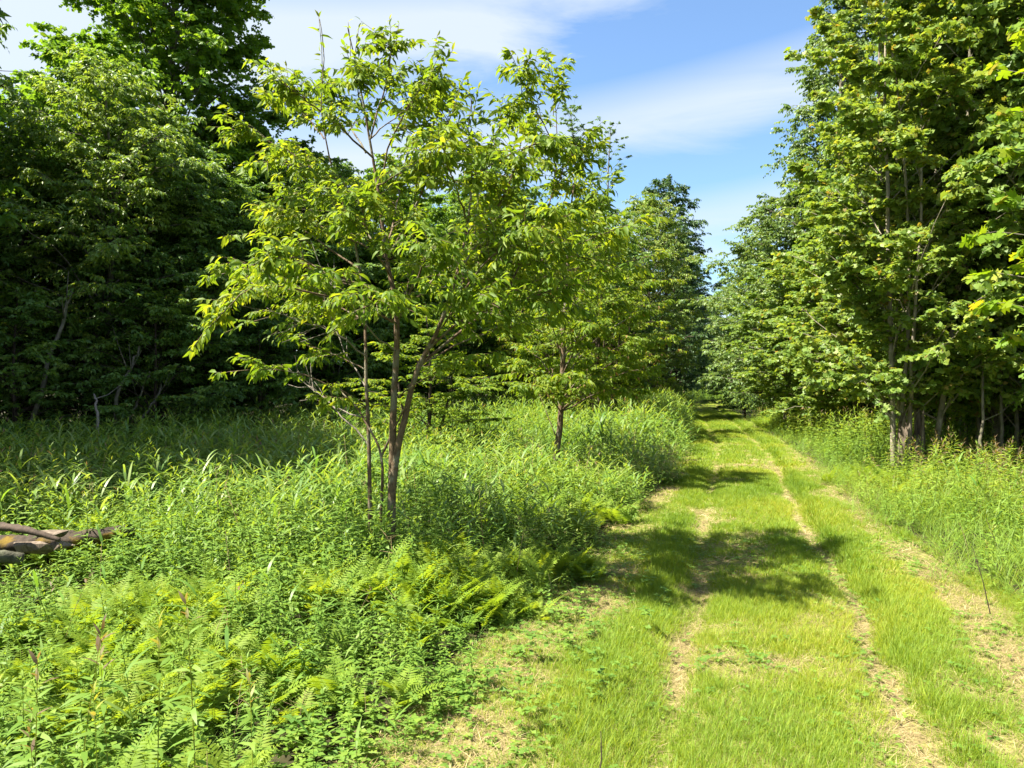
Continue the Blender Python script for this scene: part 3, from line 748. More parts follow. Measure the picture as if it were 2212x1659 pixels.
    # straight top shoots with leaves set along them
    for st, (u, v, dd), (ul, vl) in [('l', (697, 180, .2), (688, 30)), ('c', (757, 140, .05), (752, 48)), ('c', (765, 150, .05), (775, 60)), ('c', (846, 120, .25), (842, 40)), ('c', (850, 130, .25), (862, 50)),
                                  ('c', (930, 150, -.1), (945, 75)), ('c', (940, 170, -.1), (978, 108)), ('r', (1020, 250, .2), (1008, 165)), ('r', (1020, 260, .2), (1034, 190)), ('r', (1195, 250, .5), (1200, 160)), ('r', (1130, 220, .2), (1122, 140)), ('l', (640, 230, .5), (618, 140))]:
        a, e = pp((u, v, dd), (ul, vl, dd))
        tube(wood[st][0], [a, (a + e) / 2 + rg.randn(3) * .006, e], [.004, .003, .002], 4)
        twigs(rg, a[None], unit(e - a)[None], float(np.linalg.norm(e - a)), wood[st][0], crown, 11, 'cherry', .10, .36, .35, .6, .12, 0.0, 0, .003, .5, .8, False, .8)
    for nm in wood: link('trunk', wood[nm][0].mesh('cherry_trunk', M['bark_brown'], True), o)
    # dead twiggy branches under the crown
    for path in [((792, 770, .2), (720, 720, 0), (640, 690, -.1), (575, 668, -.1)), ((792, 900, .17), (740, 890, .3), (690, 850, .4), (640, 800, .4)), ((795, 960, .16), (720, 880, .3), (690, 850, .4), (665, 830, .5)),
                 ((855, 760, .04), (800, 720, -.4), (740, 640, -.5), (700, 600, -.5)), ((793, 850, .18), (760, 790, .5), (720, 700, .7), (700, 640, .7))]:
        w = MB(); c = curve(pp(*path), 10, rg, .012); tube(w, c, np.linspace(.008, .003, 10), 5)
        for _ in range(7):
            p, t = at(c, [rg.uniform(.3, 1)]); d = unit(t[0] + rg.randn(3) * .7); l = rg.uniform(.15, .4)
            tube(w, [p[0], p[0] + d * l * .5 + rg.randn(3) * .015, p[0] + d * l], [.0035, .0025, .0015], 4)
        link('dead_branch', w.mesh('cherry_dead_branch', M['bark_pale'], True), o)
    link('crown', crown.mesh('cherry_crown', M['cherry']), o)
cherry_main()

def cherry_second():
    D = 12.4
    rg = np.random.RandomState(7)
    base = P(1203, CV + EYE * F / D, D)
    o = thing('cherry_sapling', 'single stemmed sapling behind and right of the larger cherry sapling', 'tree', base)
    crown, w = MB(), MB()
    def pp(*uvd): return np.array([P(u, v, D + dd) for u, v, dd in uvd]) - base
    c = curve(pp((1203, 1070, 0), (1203, 970, 0), (1212, 900, 0), (1216, 780, 0), (1220, 690, 0), (1226, 590, 0), (1230, 480, 0), (1240, 400, 0)), 18, rg, .006)
    tube(w, c, np.linspace(.062, .010, 18), 8)
    tips = [(1095, 790, -.5), (1110, 700, .3), (1150, 830, -.9), (1300, 830, -.6), (1400, 790, .2), (1440, 730, -.2), (1420, 660, .4), (1380, 620, -.4), (1330, 580, .8), (1100, 620, .6), (1140, 560, -.8), (1300, 520, -.9), (1200, 480, .7), (1260, 460, -.3), (1320, 520, .3),
            (1180, 780, 1.2), (1260, 760, 1.4), (1230, 800, -1.4), (1290, 700, -1.3), (1350, 740, -1.0), (1180, 680, -1.2), (1240, 620, -1.1), (1330, 640, 1.2), (1150, 640, 1.2), (1240, 400, .1), (1380, 840, .0), (1130, 750, .9), (1210, 560, 1.2), (1290, 600, 1.4), (1170, 520, -.2)]
    for u, v, dd in tips:
        e = pp((u, v, dd))[0]
        zs = max(1.15, e[2] - .55 * math.hypot(e[0], e[1]) - rg.uniform(-.05, .3))
        e = e * np.array([1, 1, 1.]); s = np.array([np.interp(zs, c[:, 2], c[:, 0]), np.interp(zs, c[:, 2], c[:, 1]), zs])
        limb(rg, w, crown, [s, s * .45 + e * .55 + UPV * .12, e], 0.014, .004, 15, .5, 9, 'cherry', .115, .40, .22, .6, .01, 2, .7, 5, 9, .3, .0035, .12, .46, .15)
    tube(w, curve(pp((1200, 940, 0), (1180, 890, .1), (1165, 850, .2)), 6, rg), np.linspace(.01, .004, 6), 5)
    link('trunk', w.mesh('sapling_trunk', M['bark_brown'], True), o)
    link('crown', crown.mesh('sapling_crown', M['cherry']), o)
cherry_second()

# small forked sapling and the thicket of young stems further back
plant_tree('young_cherry', 'cherry_sapling', (X_(917, 14.2), 14.2), 'small dark forked sapling between the stems of the two larger saplings', .6, (1.0, 1.0, .58), None, 'tree')
YL = {0: 'young tree with the thickest stem of the far thicket', 1: 'leftmost young tree of the far thicket', 2: 'young tree of the far thicket nearest the track', 3: 'leaning young tree in the far thicket',
      4: 'young tree behind the single stemmed sapling', 5: 'young tree at the front of the far thicket'}
for i, (u, d, s, rz) in enumerate([(1215, 24, (1.3, 1.3, 1.25), .2), (1150, 25, (1.2, 1.2, 1.1), 2.2), (1330, 24.5, (1.25, 1.25, 1.25), 4.1), (1275, 22.5, (1.1, 1.1, 1.1), 5.2), (1245, 26.5, (1.3, 1.3, 1.3), 1.2), (1300, 21.0, (1.0, 1.0, 1.0), 3.3)]):
    plant_tree('young_cherry', 'young_tree', (X_(u, d), d), YL[i], rz, s, 'young trees of the far thicket', 'tree', (0, .06 if i == 3 else 0))

# the maple branch that hangs in from the right, and the tree that carries it
def near_maple():
    rg = np.random.RandomState(77)
    bx = 5.75; by = 5.4
    base = np.array([bx, by, float(hz(bx, by)) - .05])
    o = thing('maple_tree', 'maple whose bright large leaved branches hang in at the right border', 'tree', base)
    w, crown = MB(), MB()
    c = curve([(0, 0, -.1), (.05, 0, 1.5), (.0, .1, 3.5), (.15, 0, 5.2), (.2, 0, 6.6)], 14, rg, .01)
    tube(w, c, np.linspace(.085, .02, 14), 9)
    def q(u, v, d): return P(u, v, d) - base
    for tip, ntw, tl in [(q(2225, 60, 5.0), 7, .4), (q(2215, 160, 5.1), 9, .4), (q(2215, 240, 5.0), 8, .4), (q(2225, 330, 5.2), 8, .38), (q(2200, 510, 5.0), 10, .4), (q(2185, 600, 5.1), 11, .42), (q(2200, 660, 4.9), 8, .38), (q(2225, 720, 5.2), 6, .32), (q(2215, 430, 5.3), 6, .34)]:
        zs = max(1.0, tip[2] - .5)
        s = np.array([0.05, 0, zs])
        limb(rg, w, crown, [s, s * .5 + tip * .5 + UPV * .12, tip], .022, .004, ntw, tl, 6, 'maple', .115, .98, .45, .55, .01, 1, .6, 6, 9, .25, .0035, .25, .55, .16)
    for i in range(26):
        a = i * 2.4; z = 1.6 + i * .2; rr = rg.uniform(.9, 1.7) * (1 - .5 * i / 26)
        tip = np.array([math.cos(a) * rr + .5, math.sin(a) * rr, z])
        if base[0] + tip[0] < .78 * (base[1] + tip[1]): continue
        s = np.array([.1, 0, z - .5])
        limb(rg, w, crown, [s, s * .5 + tip * .5 + UPV * .1, tip], .02, .004, 8, .5, 6, 'maple', .11, .98, .3, .5, .01, 1, .6, 5, 8, .25, .0035, .1, .5, .16)
    link('trunk', w.mesh('near_maple_trunk', M['bark_grey'], True), o)
    link('crown', crown.mesh('near_maple_crown', M['near_maple']), o)
near_maple()

# ------------------------------------------------------------------ rotten stump among the maple stems
def stump():
    rg = np.random.RandomState(3)
    x, y = X_(1972, 12.75), 12.75
    o = thing('rotten_stump', 'grey rotten stump with a splintered top among the maple stems', 'stump', (x, y, float(hz(x, y)) - .03))
    b = MB(); ns, nz = 40, 9
    th = np.arange(ns) * 2 * np.pi / ns
    top = .80 + .22 * np.sin(th * 2 + 1) + rg.rand(ns) ** 2 * .42 - .35 * np.exp(-((th - 4.3) / .5) ** 2)
    rr = .215 * (1 + .12 * np.sin(th * 3 + .5) + .08 * np.sin(th * 7) + .05 * rg.randn(ns))
    V = []
    for k in range(nz):
        f = k / (nz - 1)
        fl = 1 + .55 * math.exp(-f * 7)
        r = rr * fl * (1 - .16 * f) + .008 * rg.randn(ns)
        V.append(np.stack([np.cos(th) * r, np.sin(th) * r * .85, top * f], 1))
    for k in range(4):                                      # inside wall, hollow
        f = k / 3
        r = rr * (.78 - .1 * f)
        V.append(np.stack([np.cos(th) * r, np.sin(th) * r * .85, top * (1 - .12) * (1 - f) + .35 * f], 1))
    n = len(V); V = np.concatenate(V)
    q = [[k * ns + j, k * ns + (j + 1) % ns, (k + 1) * ns + (j + 1) % ns, (k + 1) * ns + j] for k in range(n - 1) for j in range(ns)]
    V = np.vstack([V, [0, 0, .33]]); e = (n - 1) * ns
    t = [[e + j, e + (j + 1) % ns, n * ns] for j in range(ns)]
    b.add(V, t, q)
    link('wood_shell', b.mesh('stump_shell', M['rot']), o)
    for i, (a, h, r) in enumerate([(4.0, 1.25, .05), (5.1, 1.05, .04), (2.9, .9, .045)]):
        s = MB()
        p0 = np.array([math.cos(a) * .19, math.sin(a) * .16, .2])
        tube(s, [p0, p0 + [0, 0, h * .5], p0 + [.02, 0, h * .85], p0 + [.035, 0, h]], [r * 1.3, r, r * .6, .004], 5)
        link('splinter', s.mesh('stump_splinter', M['rot']), o)
stump()

# ------------------------------------------------------------------ old logs at the left border
def logs():
    rg = np.random.RandomState(9)
    def rough_tube(pts, rad, sides, n, rough):
        b = MB(); c = curve(pts, n, rg, 0); tan = unit(np.gradient(c, axis=0)); a = unit(np.cross(tan, UPV)); bb = np.cross(tan, a)
        th = np.arange(sides) * 2 * np.pi / sides
        rad = np.interp(np.linspace(0, 1, n), np.linspace(0, 1, len(rad)), rad)
        r = rad[:, None] * (1 + rough * rg.randn(n, sides) + rough * 1.2 * np.sin(th * 3 + rg.rand() * 6)[None])
        v = c[:, None] + r[:, :, None] * (np.cos(th)[None, :, None] * a[:, None] + np.sin(th)[None, :, None] * bb[:, None])
        i = np.arange(n - 1)[:, None] * sides; j = np.arange(sides)[None]; k = (j + 1) % sides
        q = np.stack([i + j, i + k, i + sides + k, i + sides + j], -1).reshape(-1, 4)
        v = np.vstack([v.reshape(-1, 3), c[0] - tan[0] * .01, c[-1] + tan[-1] * .01])
        t = [[(j + 1) % sides, j, n * sides] for j in range(sides)] + [[(n - 1) * sides + j, (n - 1) * sides + (j + 1) % sides, n * sides + 1] for j in range(sides)]
        b.add(v, t, q); return b
    d = 6.15
    o = np.array([X_(60, d), d, .12])
    def q(u, v, dd=0.): return P(u, v, d + dd) - o
    tag(link('fallen_log', rough_tube([q(-260, 1185, -.1), q(0, 1180), q(150, 1168, .1), q(290, 1146, .3)], [.085, .078, .07, .05], 16, 60, .10).mesh('fallen_log', M['log'], True), None, o),
        'mossy fallen log with orange moss lying in the weeds', 'log')
    d = 5.75
    o2 = np.array([X_(30, d), d, .1])
    def q2(u, v, dd=0.): return P(u, v, d + dd) - o2
    tag(link('broken_limb', rough_tube([q2(-200, 1120, .2), q2(0, 1138, .1), q2(60, 1146), q2(128, 1166, -.05)], [.034, .032, .028, .016], 10, 30, .09).mesh('broken_limb', M['bark_dark'], True), None, o2),
        'bleached broken limb resting on the mossy log', 'branch')
    d = 5.5
    o3 = np.array([X_(0, d), d, .1])
    def q3(u, v, dd=0.): return P(u, v, d + dd) - o3
    tag(link('fallen_log', rough_tube([q3(-260, 1204, -.2), q3(-40, 1200, -.1), q3(50, 1206)], [.055, .05, .04], 14, 30, .05).mesh('lichen_log', M['lichen'], True), None, o3),
        'short lichen covered log end below the broken limb', 'log')
    d = 5.9
    for i, (u, v, s, lab) in enumerate([(108, 1150, .10, 'reddish chunk of rotten bark on the mossy log'), (75, 1182, .13, 'dark crumbling bark chunk under the broken limb'), (140, 1178, .09, 'bark chunk at the tip of the broken limb')]):
        b = MB(); n = 14
        pts = rg.randn(n, 3) * [1, .6, .5]; pts = unit(pts) * s * rg.uniform(.7, 1.2, (n, 1)) * [1.3, .7, .55]
        import bmesh
        bm = bmesh.new(); vs = [bm.verts.new(p) for p in pts]; bmesh.ops.convex_hull(bm, input=vs)
        me = bpy.data.meshes.new('bark_chunk'); bm.to_mesh(me); bm.free(); me.materials.append(M['rot'])
        tag(link('bark_chunk', me, None, P(u, v, d)), lab, 'bark')
logs()
# ------------------------------------------------------------------ herbs, ferns and grass
def tmpl(fn, n, seed):
    out = []
    for i in range(n):
        b = MB(); fn(b, np.random.RandomState(seed + i)); out.append(b.arrays())
    return out
def bake(mb, T, pos, rg, smin=.8, smax=1.2, tilt=.12, tsh=.0, tsd=.08, hscale=None, tintv=None):
    n = len(pos)
    if n == 0: return
    which = rg.randint(len(T), size=n)
    yaw = rg.uniform(0, 6.283, n); s = rg.uniform(smin, smax, n)
    tx = rg.randn(n) * tilt; ty = rg.randn(n) * tilt
    dt = tsh + rg.randn(n) * tsd + (tintv if tintv is not None else 0)
    hs = np.ones(n) if hscale is None else hscale
    for k, (v, t, q, ti) in enumerate(T):
        I = np.nonzero(which == k)[0]
        if not len(I): continue
        c, sn = np.cos(yaw[I])[:, None], np.sin(yaw[I])[:, None]
        g = (s[I] * np.sqrt(hs[I]))[:, None]
        x = (v[None, :, 0] * c - v[None, :, 1] * sn) * g
        y = (v[None, :, 0] * sn + v[None, :, 1] * c) * g
        z = v[None, :, 2] * (s[I] * hs[I])[:, None]
        x = x + z * tx[I][:, None]; y = y + z * ty[I][:, None]
        V = np.stack([x + pos[I, 0:1], y + pos[I, 1:2], z + pos[I, 2:3]], -1).reshape(-1, 3)
        off = (np.arange(len(I)) * len(v))[:, None, None]
        mb.add(V, (t[None] + off).reshape(-1, 3) if len(t) else None, (q[None] + off).reshape(-1, 4) if len(q) else None,
               (ti[None] + dt[I][:, None]).clip(0, 1).ravel())

def herb(h, nl, ll, wd, droop_low=.35, young=.0, kind='lance', stem=True):
    """upright stem with leaves all round it, spreading below and upright at the tip"""
    def f(b, rg):
        H = h * rg.uniform(.85, 1.12)
        bend = rg.randn(2) * .06 * H
        def ax(u): return np.stack([bend[0] * u * u, bend[1] * u * u, H * u], -1)
        if stem: tube(b, ax(np.linspace(0, 1, 4)), [.0035, .003, .0025, .001], 3, .35 if not young else .9, False)
        u = np.linspace(.16, 1, nl) ** .9
        ang = np.arange(nl) * 2.4 + rg.rand() * 6
        el = np.interp(u, [.2, .75, .93, 1], [-droop_low, .12, .75, 1.2]) + rg.randn(nl) * .14
        d = np.stack([np.cos(ang) * np.cos(el), np.sin(ang) * np.cos(el), np.sin(el)], 1)
        size = ll * np.interp(u, [0, .35, .8, 1], [.8, 1.05, .95, .5]) * rg.uniform(.8, 1.2, nl)
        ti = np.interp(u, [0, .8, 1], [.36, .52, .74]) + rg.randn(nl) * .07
        if young: ti = np.where(u > .86, .95 + rg.rand(nl) * .05, ti)
        add_leaves(b, ax(u), d, np.stack([-d[:, 0] * .3, -d[:, 1] * .3, np.ones(nl)], 1) + rg.randn(nl, 3) * .25, size, kind, wd, ti)
    return f
def blades(n, ln, wid, arch=1.0, seg=4, base_r=.03, el0=1.15, straight=.3):
    """tuft of arching grass blades"""
    def f(b, rg):
        for _ in range(n):
            a = rg.rand() * 6.283; l = ln * rg.uniform(.55, 1.15); w = wid * rg.uniform(.7, 1.2)
            e = el0 + rg.randn() * .18; ar = arch * rg.uniform(straight, 1.2)
            p = np.array([math.cos(a + rg.randn()) * base_r * rg.rand(), math.sin(a + rg.randn()) * base_r * rg.rand(), 0])
            L_, R_ = [], []
            side = np.array([-math.sin(a), math.cos(a), 0]) * w / 2
            for k in range(seg + 1):
                f_ = k / seg
                ww = (.55 + .9 * f_ - 1.45 * f_ ** 2.2) if k < seg else 0.02
                L_.append(p + side * ww); R_.append(p - side * ww)
                ee = e - ar * (f_ + .1)
                p = p + np.array([math.cos(a) * math.cos(ee), math.sin(a) * math.cos(ee), math.sin(ee)]) * l / seg
            v = np.array(L_ + R_); m_ = seg + 1
            b.add(v, None, [[k, m_ + k, m_ + k + 1, k + 1] for k in range(seg)], .5 + rg.randn() * .14)
    return f
def reed(h, nl, ln, wid):
    """broad leaved grass: an upright culm with long arching blades"""
    def f(b, rg):
        H = h * rg.uniform(.8, 1.15)
        tube(b, [(0, 0, 0), (.01, .01, H * .5), (.02, 0, H)], [.003, .0025, .001], 3, .4, False)
        for i in range(nl):
            u = .25 + .75 * (i + rg.rand() * .5) / nl
            a = i * 2.9 + rg.randn() * .5; l = ln * rg.uniform(.7, 1.15); w = wid * rg.uniform(.75, 1.2)
            e = rg.uniform(.45, 1.05); ar = rg.uniform(.5, 1.7)
            p = np.array([.02 * u, .01 * u, H * u]); side = np.array([-math.sin(a), math.cos(a), 0]) * w / 2
            L_, R_ = [], []
            for k in range(5):
                f_ = k / 4; ww = [.5, 1, .95, .6, .03][k]
                L_.append(p + side * ww + UPV * .12 * w); R_.append(p - side * ww + UPV * .12 * w)
                ee = e - ar * f_
                p = p + np.array([math.cos(a) * math.cos(ee), math.sin(a) * math.cos(ee), math.sin(ee)]) * l / 4
            b.add(np.array(L_ + R_), None, [[k, 5 + k, 6 + k, k + 1] for k in range(4)], .5 + rg.randn() * .16)
    return f
def frond(b, rg, ln, np_=22, a=None, lean=None, p0=(0, 0, 0)):
    a = rg.rand() * 6.283 if a is None else a
    e = rg.uniform(.95, 1.35) if lean is None else lean
    ar = rg.uniform(.5, 1.0)
    n = np_ + 2
    h = np.array([math.cos(a), math.sin(a), 0]); s = np.array([-h[1], h[0], 0])
    p = np.array(p0, float); pts, tn = [], []
    for k in range(n):
        f_ = k / (n - 1); ee = e - ar * f_ ** 1.6
        t = h * math.cos(ee) + UPV * math.sin(ee)
        pts.append(p); tn.append(t); p = p + t * ln / n
    pts = np.array(pts); tn = np.array(tn)
    b.add(np.vstack([pts + s * .0016, pts - s * .0016]), None, [[k, n + k, n + k + 1, k + 1] for k in range(n - 1)], .35)
    st = int(n * .2)
    i = np.arange(st, n); f_ = (i - st) / (n - st)
    w = ln * .21 * np.interp(f_, [0, .15, .4, 1], [.7, 1, .85, .05])
    nrm = np.cross(s[None], tn[i]); nrm = np.where(nrm[:, 2:3] < 0, -nrm, nrm)
    for sg in (1, -1):
        d = s[None] * sg + tn[i] * .38 + nrm * rg.uniform(-.05, .25) + rg.randn(len(i), 3) * .06
        add_leaves(b, pts[i], d, nrm, w * rg.uniform(.85, 1.1, len(i)), 'lance', .24, .5 + rg.randn(len(i)) * .08 + .18 * f_)
def fern(nf, ln, np_=22):
    def f(b, rg):
        for i in range(nf):
            frond(b, rg, ln * rg.uniform(.7, 1.15), np_, None, None, (rg.randn() * .05, rg.randn() * .05, 0))
    return f
def ground_herb(n, size, hh):
    """low clover-like leaves in threes"""
    def f(b, rg):
        for _ in range(n):
            p = np.array([rg.randn() * .05, rg.randn() * .05, hh * rg.uniform(.3, 1)])
            a0 = rg.rand() * 6.28
            for j in range(3):
                a = a0 + j * 2.09 + rg.randn() * .2
                add_leaves(b, p[None], np.array([[math.cos(a), math.sin(a), rg.uniform(-.1, .25)]]), UPV[None] + rg.randn(1, 3) * .2, size * rg.uniform(.7, 1.2), 'simple', .75, .5 + rg.randn() * .15)
    return f

rng = np.random.RandomState(2024)
def scatter(n, x0, x1, y0, y1):
    x = rng.uniform(x0, x1, n); y = rng.uniform(y0, y1, n)
    return x, y
def wedge(dens, y0, y1, k=.76, m=2.2):
    """points over the visible wedge (with a margin either side), DENS per square metre"""
    a = (k * (y0 + y1) + 2 * m) * (y1 - y0)
    n = int(a * dens)
    u = rng.rand(n)
    y = np.sqrt(u * ((k * y1 + m) ** 2 - (k * y0 + m) ** 2) + (k * y0 + m) ** 2); y = (y - m) / k
    x = rng.uniform(-1, 1, n) * (k * y + m)
    return x, y
def dist_edge(x, y):
    """metres into the meadow left of the mown track (+) / into the verge right of it (as second value)"""
    e = x - pc(y)
    wob = .14 * np.sin(2.1 * y + 1) + .10 * np.sin(5.3 * y) + .06 * np.sin(11 * y + 2)
    return -e - lw(y) + wob, e - rw(y) + wob
def in_left(x, y, extra=1.5): return (dist_edge(x, y)[0] > .02) & (y < left_edge(x) + extra) & (x * x + y * y > 1.25 ** 2)
def in_right(x, y, extra=1.2): return (dist_edge(x, y)[1] > .02) & (x < right_edge(y) + extra) & (y < 60)
LOGX, LOGY = -4.1, 6.0
def height(x, y):
    dl, dr = dist_edge(x, y)
    h = np.interp(np.maximum(dl, 0), [0, .4, 1.1, 3], [.42, .70, .92, 1.0])
    h = h * np.interp(y, [0, 2.2, 4, 5.2, 7, 11, 16, 30], [.60, .62, .68, .86, .90, .95, 1.06, 1.22])
    # low herbs in front of the logs
    near = np.exp(-(((x - LOGX) / 1.7) ** 2 + ((y - (LOGY - .7)) / .6) ** 2))
    h = h * (1 - .60 * near)
    on = (np.abs(y - 6.0) < .3) & (x < -3.55) & (x > -6.5)
    h = np.where(on, h * .12, h)
    h = np.where(dr > 0, np.interp(dr, [0, .4, 1.0, 3], [.45, .72, .98, 1.0]) * np.interp(y, [0, 5, 9, 14], [.75, .8, 1.0, 1.08]), h)
    # tall goldenrod on the corner by the track
    h = np.where((dl > 0) & (y > 13), h * (1 + .28 * np.exp(-((dl - .9) / 1.0) ** 2)), h)
    h = h * (1 + .28 * np.exp(-((x + .9) / 1.1) ** 2 - ((y - 5.9) / .5) ** 2))
    return h * (.90 + .20 * vnoise(x, y, 1.1, 4))
def P3(x, y, dz=0.): return np.stack([x, y, hz(x, y) + dz - .02], 1)
# fern patches: centre, radii
FP = [(-1.75, 3.75, 1.35, .75), (-.45, 5.2, 1.5, .7), (-3.6, 7.1, .55, .5), (.55, 8.5, 1.0, .8), (1.0, 11.4, .9, .9), (-2.3, 4.9, .9, .6), (-.1, 5.9, 1.0, .45), (.5, 6.2, .5, .6), (-1.2, 2.9, .7, .35)]
FPR = [(5.6, 11.3, .6, 1.2), (9.0, 25.5, 1.0, 2.4), (9.6, 28.5, 1.0, 1.8)]
def fern_w(x, y, L=FP):
    w = np.zeros_like(x)
    for cx, cy, rx, ry in L:
        w = np.maximum(w, np.exp(-(((x - cx) / rx) ** 2 + ((y - cy) / ry) ** 2) * 1.3))
    return w
PATCH = lambda x, y: (vnoise(x, y, .55, 11) - .5) * .35

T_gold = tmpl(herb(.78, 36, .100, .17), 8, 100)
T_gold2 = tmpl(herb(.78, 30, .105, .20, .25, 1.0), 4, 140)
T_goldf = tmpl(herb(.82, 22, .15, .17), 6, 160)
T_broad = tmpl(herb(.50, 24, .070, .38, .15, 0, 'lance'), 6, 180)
T_reed = tmpl(reed(.62, 7, .30, .022), 6, 200)
T_reedf = tmpl(reed(.72, 7, .34, .026), 6, 220)
T_fine = tmpl(blades(16, .50, .0050, 1.9, 5), 6, 240)
T_fern = tmpl(fern(4, .43, 24), 6, 260)
T_fernf = tmpl(fern(4, .50, 18), 5, 280)
T_low = tmpl(ground_herb(5, .042, .10), 6, 300)
T_lowbig = tmpl(ground_herb(6, .06, .28), 6, 320)

weeds, reeds, fine, ferns = MB(), MB(), MB(), MB()
def sow(mb, T, dens, y0, y1, prob, region=in_left, hs=True, **kw):
    x, y = wedge(dens, y0, y1)
    keep = region(x, y) & (rng.rand(len(x)) < prob(x, y))
    x, y = x[keep], y[keep]
    kw.setdefault('tintv', PATCH(x, y))
    bake(mb, T, P3(x, y), rng, hscale=height(x, y) * (1.08 if mb is ferns else 1 - .28 * fern_w(x, y)) if hs else None, **kw)
one = lambda x, y: np.ones_like(x)
G = lambda x, y: vnoise(x, y, .8, 21)
nofern = lambda x, y: 1 - .60 * np.clip(1.25 * fern_w(x, y), 0, 1)
# foreground meadow
sow(weeds, T_gold, 32, .9, 7.5, lambda x, y: nofern(x, y) * np.clip(.25 + 1.1 * G(x, y), 0, 1))
sow(weeds, T_gold2, 2.5, .9, 5.5, lambda x, y: nofern(x, y) * np.where(x < -.9, 1, .35))
sow(weeds, T_broad, 56, .9, 7.5, lambda x, y: nofern(x, y))
sow(weeds, T_lowbig, 70, .9, 7.0, one)
sow(fine, T_fine, 20, 1.6, 6.5, lambda x, y: np.where(x > -2.2, .9, .25))
sow(reeds, T_reed, 9, .9, 8.0, lambda x, y: nofern(x, y) * np.clip(.35 + .08 * y + .6 * (1 - G(x, y)), 0, 1))
sow(fine, T_fine, 9, .9, 8.0, lambda x, y: np.interp(dist_edge(x, y)[0], [0, 1.2, 2.2], [1, .9, .12]))
# middle and far meadow
sow(reeds, T_reedf, 32, 7.0, 15, lambda x, y: nofern(x, y) * np.clip(.55 + .5 * (1 - G(x, y)), 0, 1))
sow(weeds, T_goldf, 20, 7.0, 15, lambda x, y: nofern(x, y) * np.clip(.2 + 1.2 * G(x, y), 0, 1))
sow(weeds, T_broad, 12, 7.0, 13, one, smin=1.1, smax=1.5)
sow(reeds, T_reedf, 10, 15, 42, lambda x, y: np.clip(.5 + .5 * (1 - G(x, y)), 0, 1), smin=1.0, smax=1.3)
sow(weeds, T_goldf, 13, 15, 44, lambda x, y: np.clip(.35 + .9 * G(x, y), 0, 1), smin=.95, smax=1.25)
# verge right of the track
sow(fine, T_fine, 60, 2.0, 14, lambda x, y: np.interp(dist_edge(x, y)[1], [0, .3, 2.6, 4], [.75, 1, .8, .3]), in_right, smin=.9, smax=1.4, tsh=.2)
sow(fine, T_fine, 16, 14, 34, lambda x, y: np.interp(dist_edge(x, y)[1], [0, 1, 2, 4], [1, 1, .6, .3]), in_right, smin=1.1, smax=1.5)
sow(weeds, T_gold, 26, 2.5, 13, lambda x, y: np.interp(dist_edge(x, y)[1], [.3, 1.0, 2.0], [.1, .6, 1]), in_right, tsh=.20)
sow(weeds, T_goldf, 24, 13, 34, lambda x, y: np.interp(dist_edge(x, y)[1], [.2, .8, 1.6], [.1, .8, 1]), in_right, tsh=.14)
sow(reeds, T_reedf, 11, 4, 15, lambda x, y: np.interp(dist_edge(x, y)[1], [.8, 1.8, 2.6], [0, .5, 1]), in_right, smin=.7, smax=1.0)
sow(weeds, T_goldf, 5, 40, 97, one, lambda x, y: (np.abs(x - pc(y)) > 1.2) & (np.abs(x - pc(y)) < 11), hs=False, smin=1.1, smax=1.5)
sow(reeds, T_reedf, 4, 40, 97, one, lambda x, y: (np.abs(x - pc(y)) > 1.0) & (np.abs(x - pc(y)) < 11), hs=False, smin=1.2, smax=1.6)
sow(weeds, T_lowbig, 22, 2.5, 14, lambda x, y: np.interp(dist_edge(x, y)[1], [0, .4, 1.6], [.15, .4, 1]), in_right)
# ferns
sow(ferns, T_fern, 62, 1.0, 7.6, lambda x, y: np.clip(1.7 * fern_w(x, y) * (.45 + .8 * vnoise(x, y, 1.9, 51)) - .38, 0, 1), tintv=0., tsd=.14, smin=1.0, smax=1.4)
sow(ferns, T_fernf, 40, 6.8, 13, lambda x, y: np.clip(1.4 * fern_w(x, y) - .22, 0, 1), tintv=-.05, tsd=.14, smin=1.05, smax=1.4)
sow(ferns, T_fernf, 18, 9, 32, lambda x, y: np.clip(1.5 * fern_w(x, y, FPR) - .22, 0, 1), in_right, tintv=0., tsd=.14, smin=1.0, smax=1.3)
def dead_stem(b, rg):
    h_ = rg.uniform(.45, .95); a_ = rg.randn(2) * .12
    tube(b, [(0, 0, 0), (a_[0] * .4, a_[1] * .4, h_ * .5), (a_[0], a_[1], h_)], [.004, .003, .0012], 4, rg.uniform(.1, .5))
    for _ in range(rg.randint(2, 7)):
        u_ = rg.uniform(.5, 1); p_ = np.array([a_[0] * u_, a_[1] * u_, h_ * u_]); d_ = unit(rg.randn(3) * [1, 1, .4] + [0, 0, .6]) * rg.uniform(.05, .16)
        tube(b, [p_, p_ + d_], [.002, .001], 3, rg.uniform(.1, .6))
stalks = MB()
sow(stalks, tmpl(dead_stem, 10, 620), 3.0, .9, 16, one)
tag(link('dead_stems', stalks.mesh('dead_stems', M['straw'])), 'dry brown stems of last year standing among the meadow weeds', 'dead stems', kind='stuff')
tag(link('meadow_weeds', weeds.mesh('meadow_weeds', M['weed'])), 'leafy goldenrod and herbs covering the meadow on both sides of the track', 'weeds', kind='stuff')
tag(link('broad_grass', reeds.mesh('broad_grass', M['reed'])), 'broad bladed grass growing through the meadow', 'grass', kind='stuff')
tag(link('fine_grass', fine.mesh('fine_grass', M['weed'])), 'tall thin arching grass along the borders of the track', 'grass', kind='stuff')
tag(link('fern_carpet', ferns.mesh('fern_carpet', M['fern'])), 'yellow green ferns growing in patches in the meadow', 'ferns', kind='stuff')

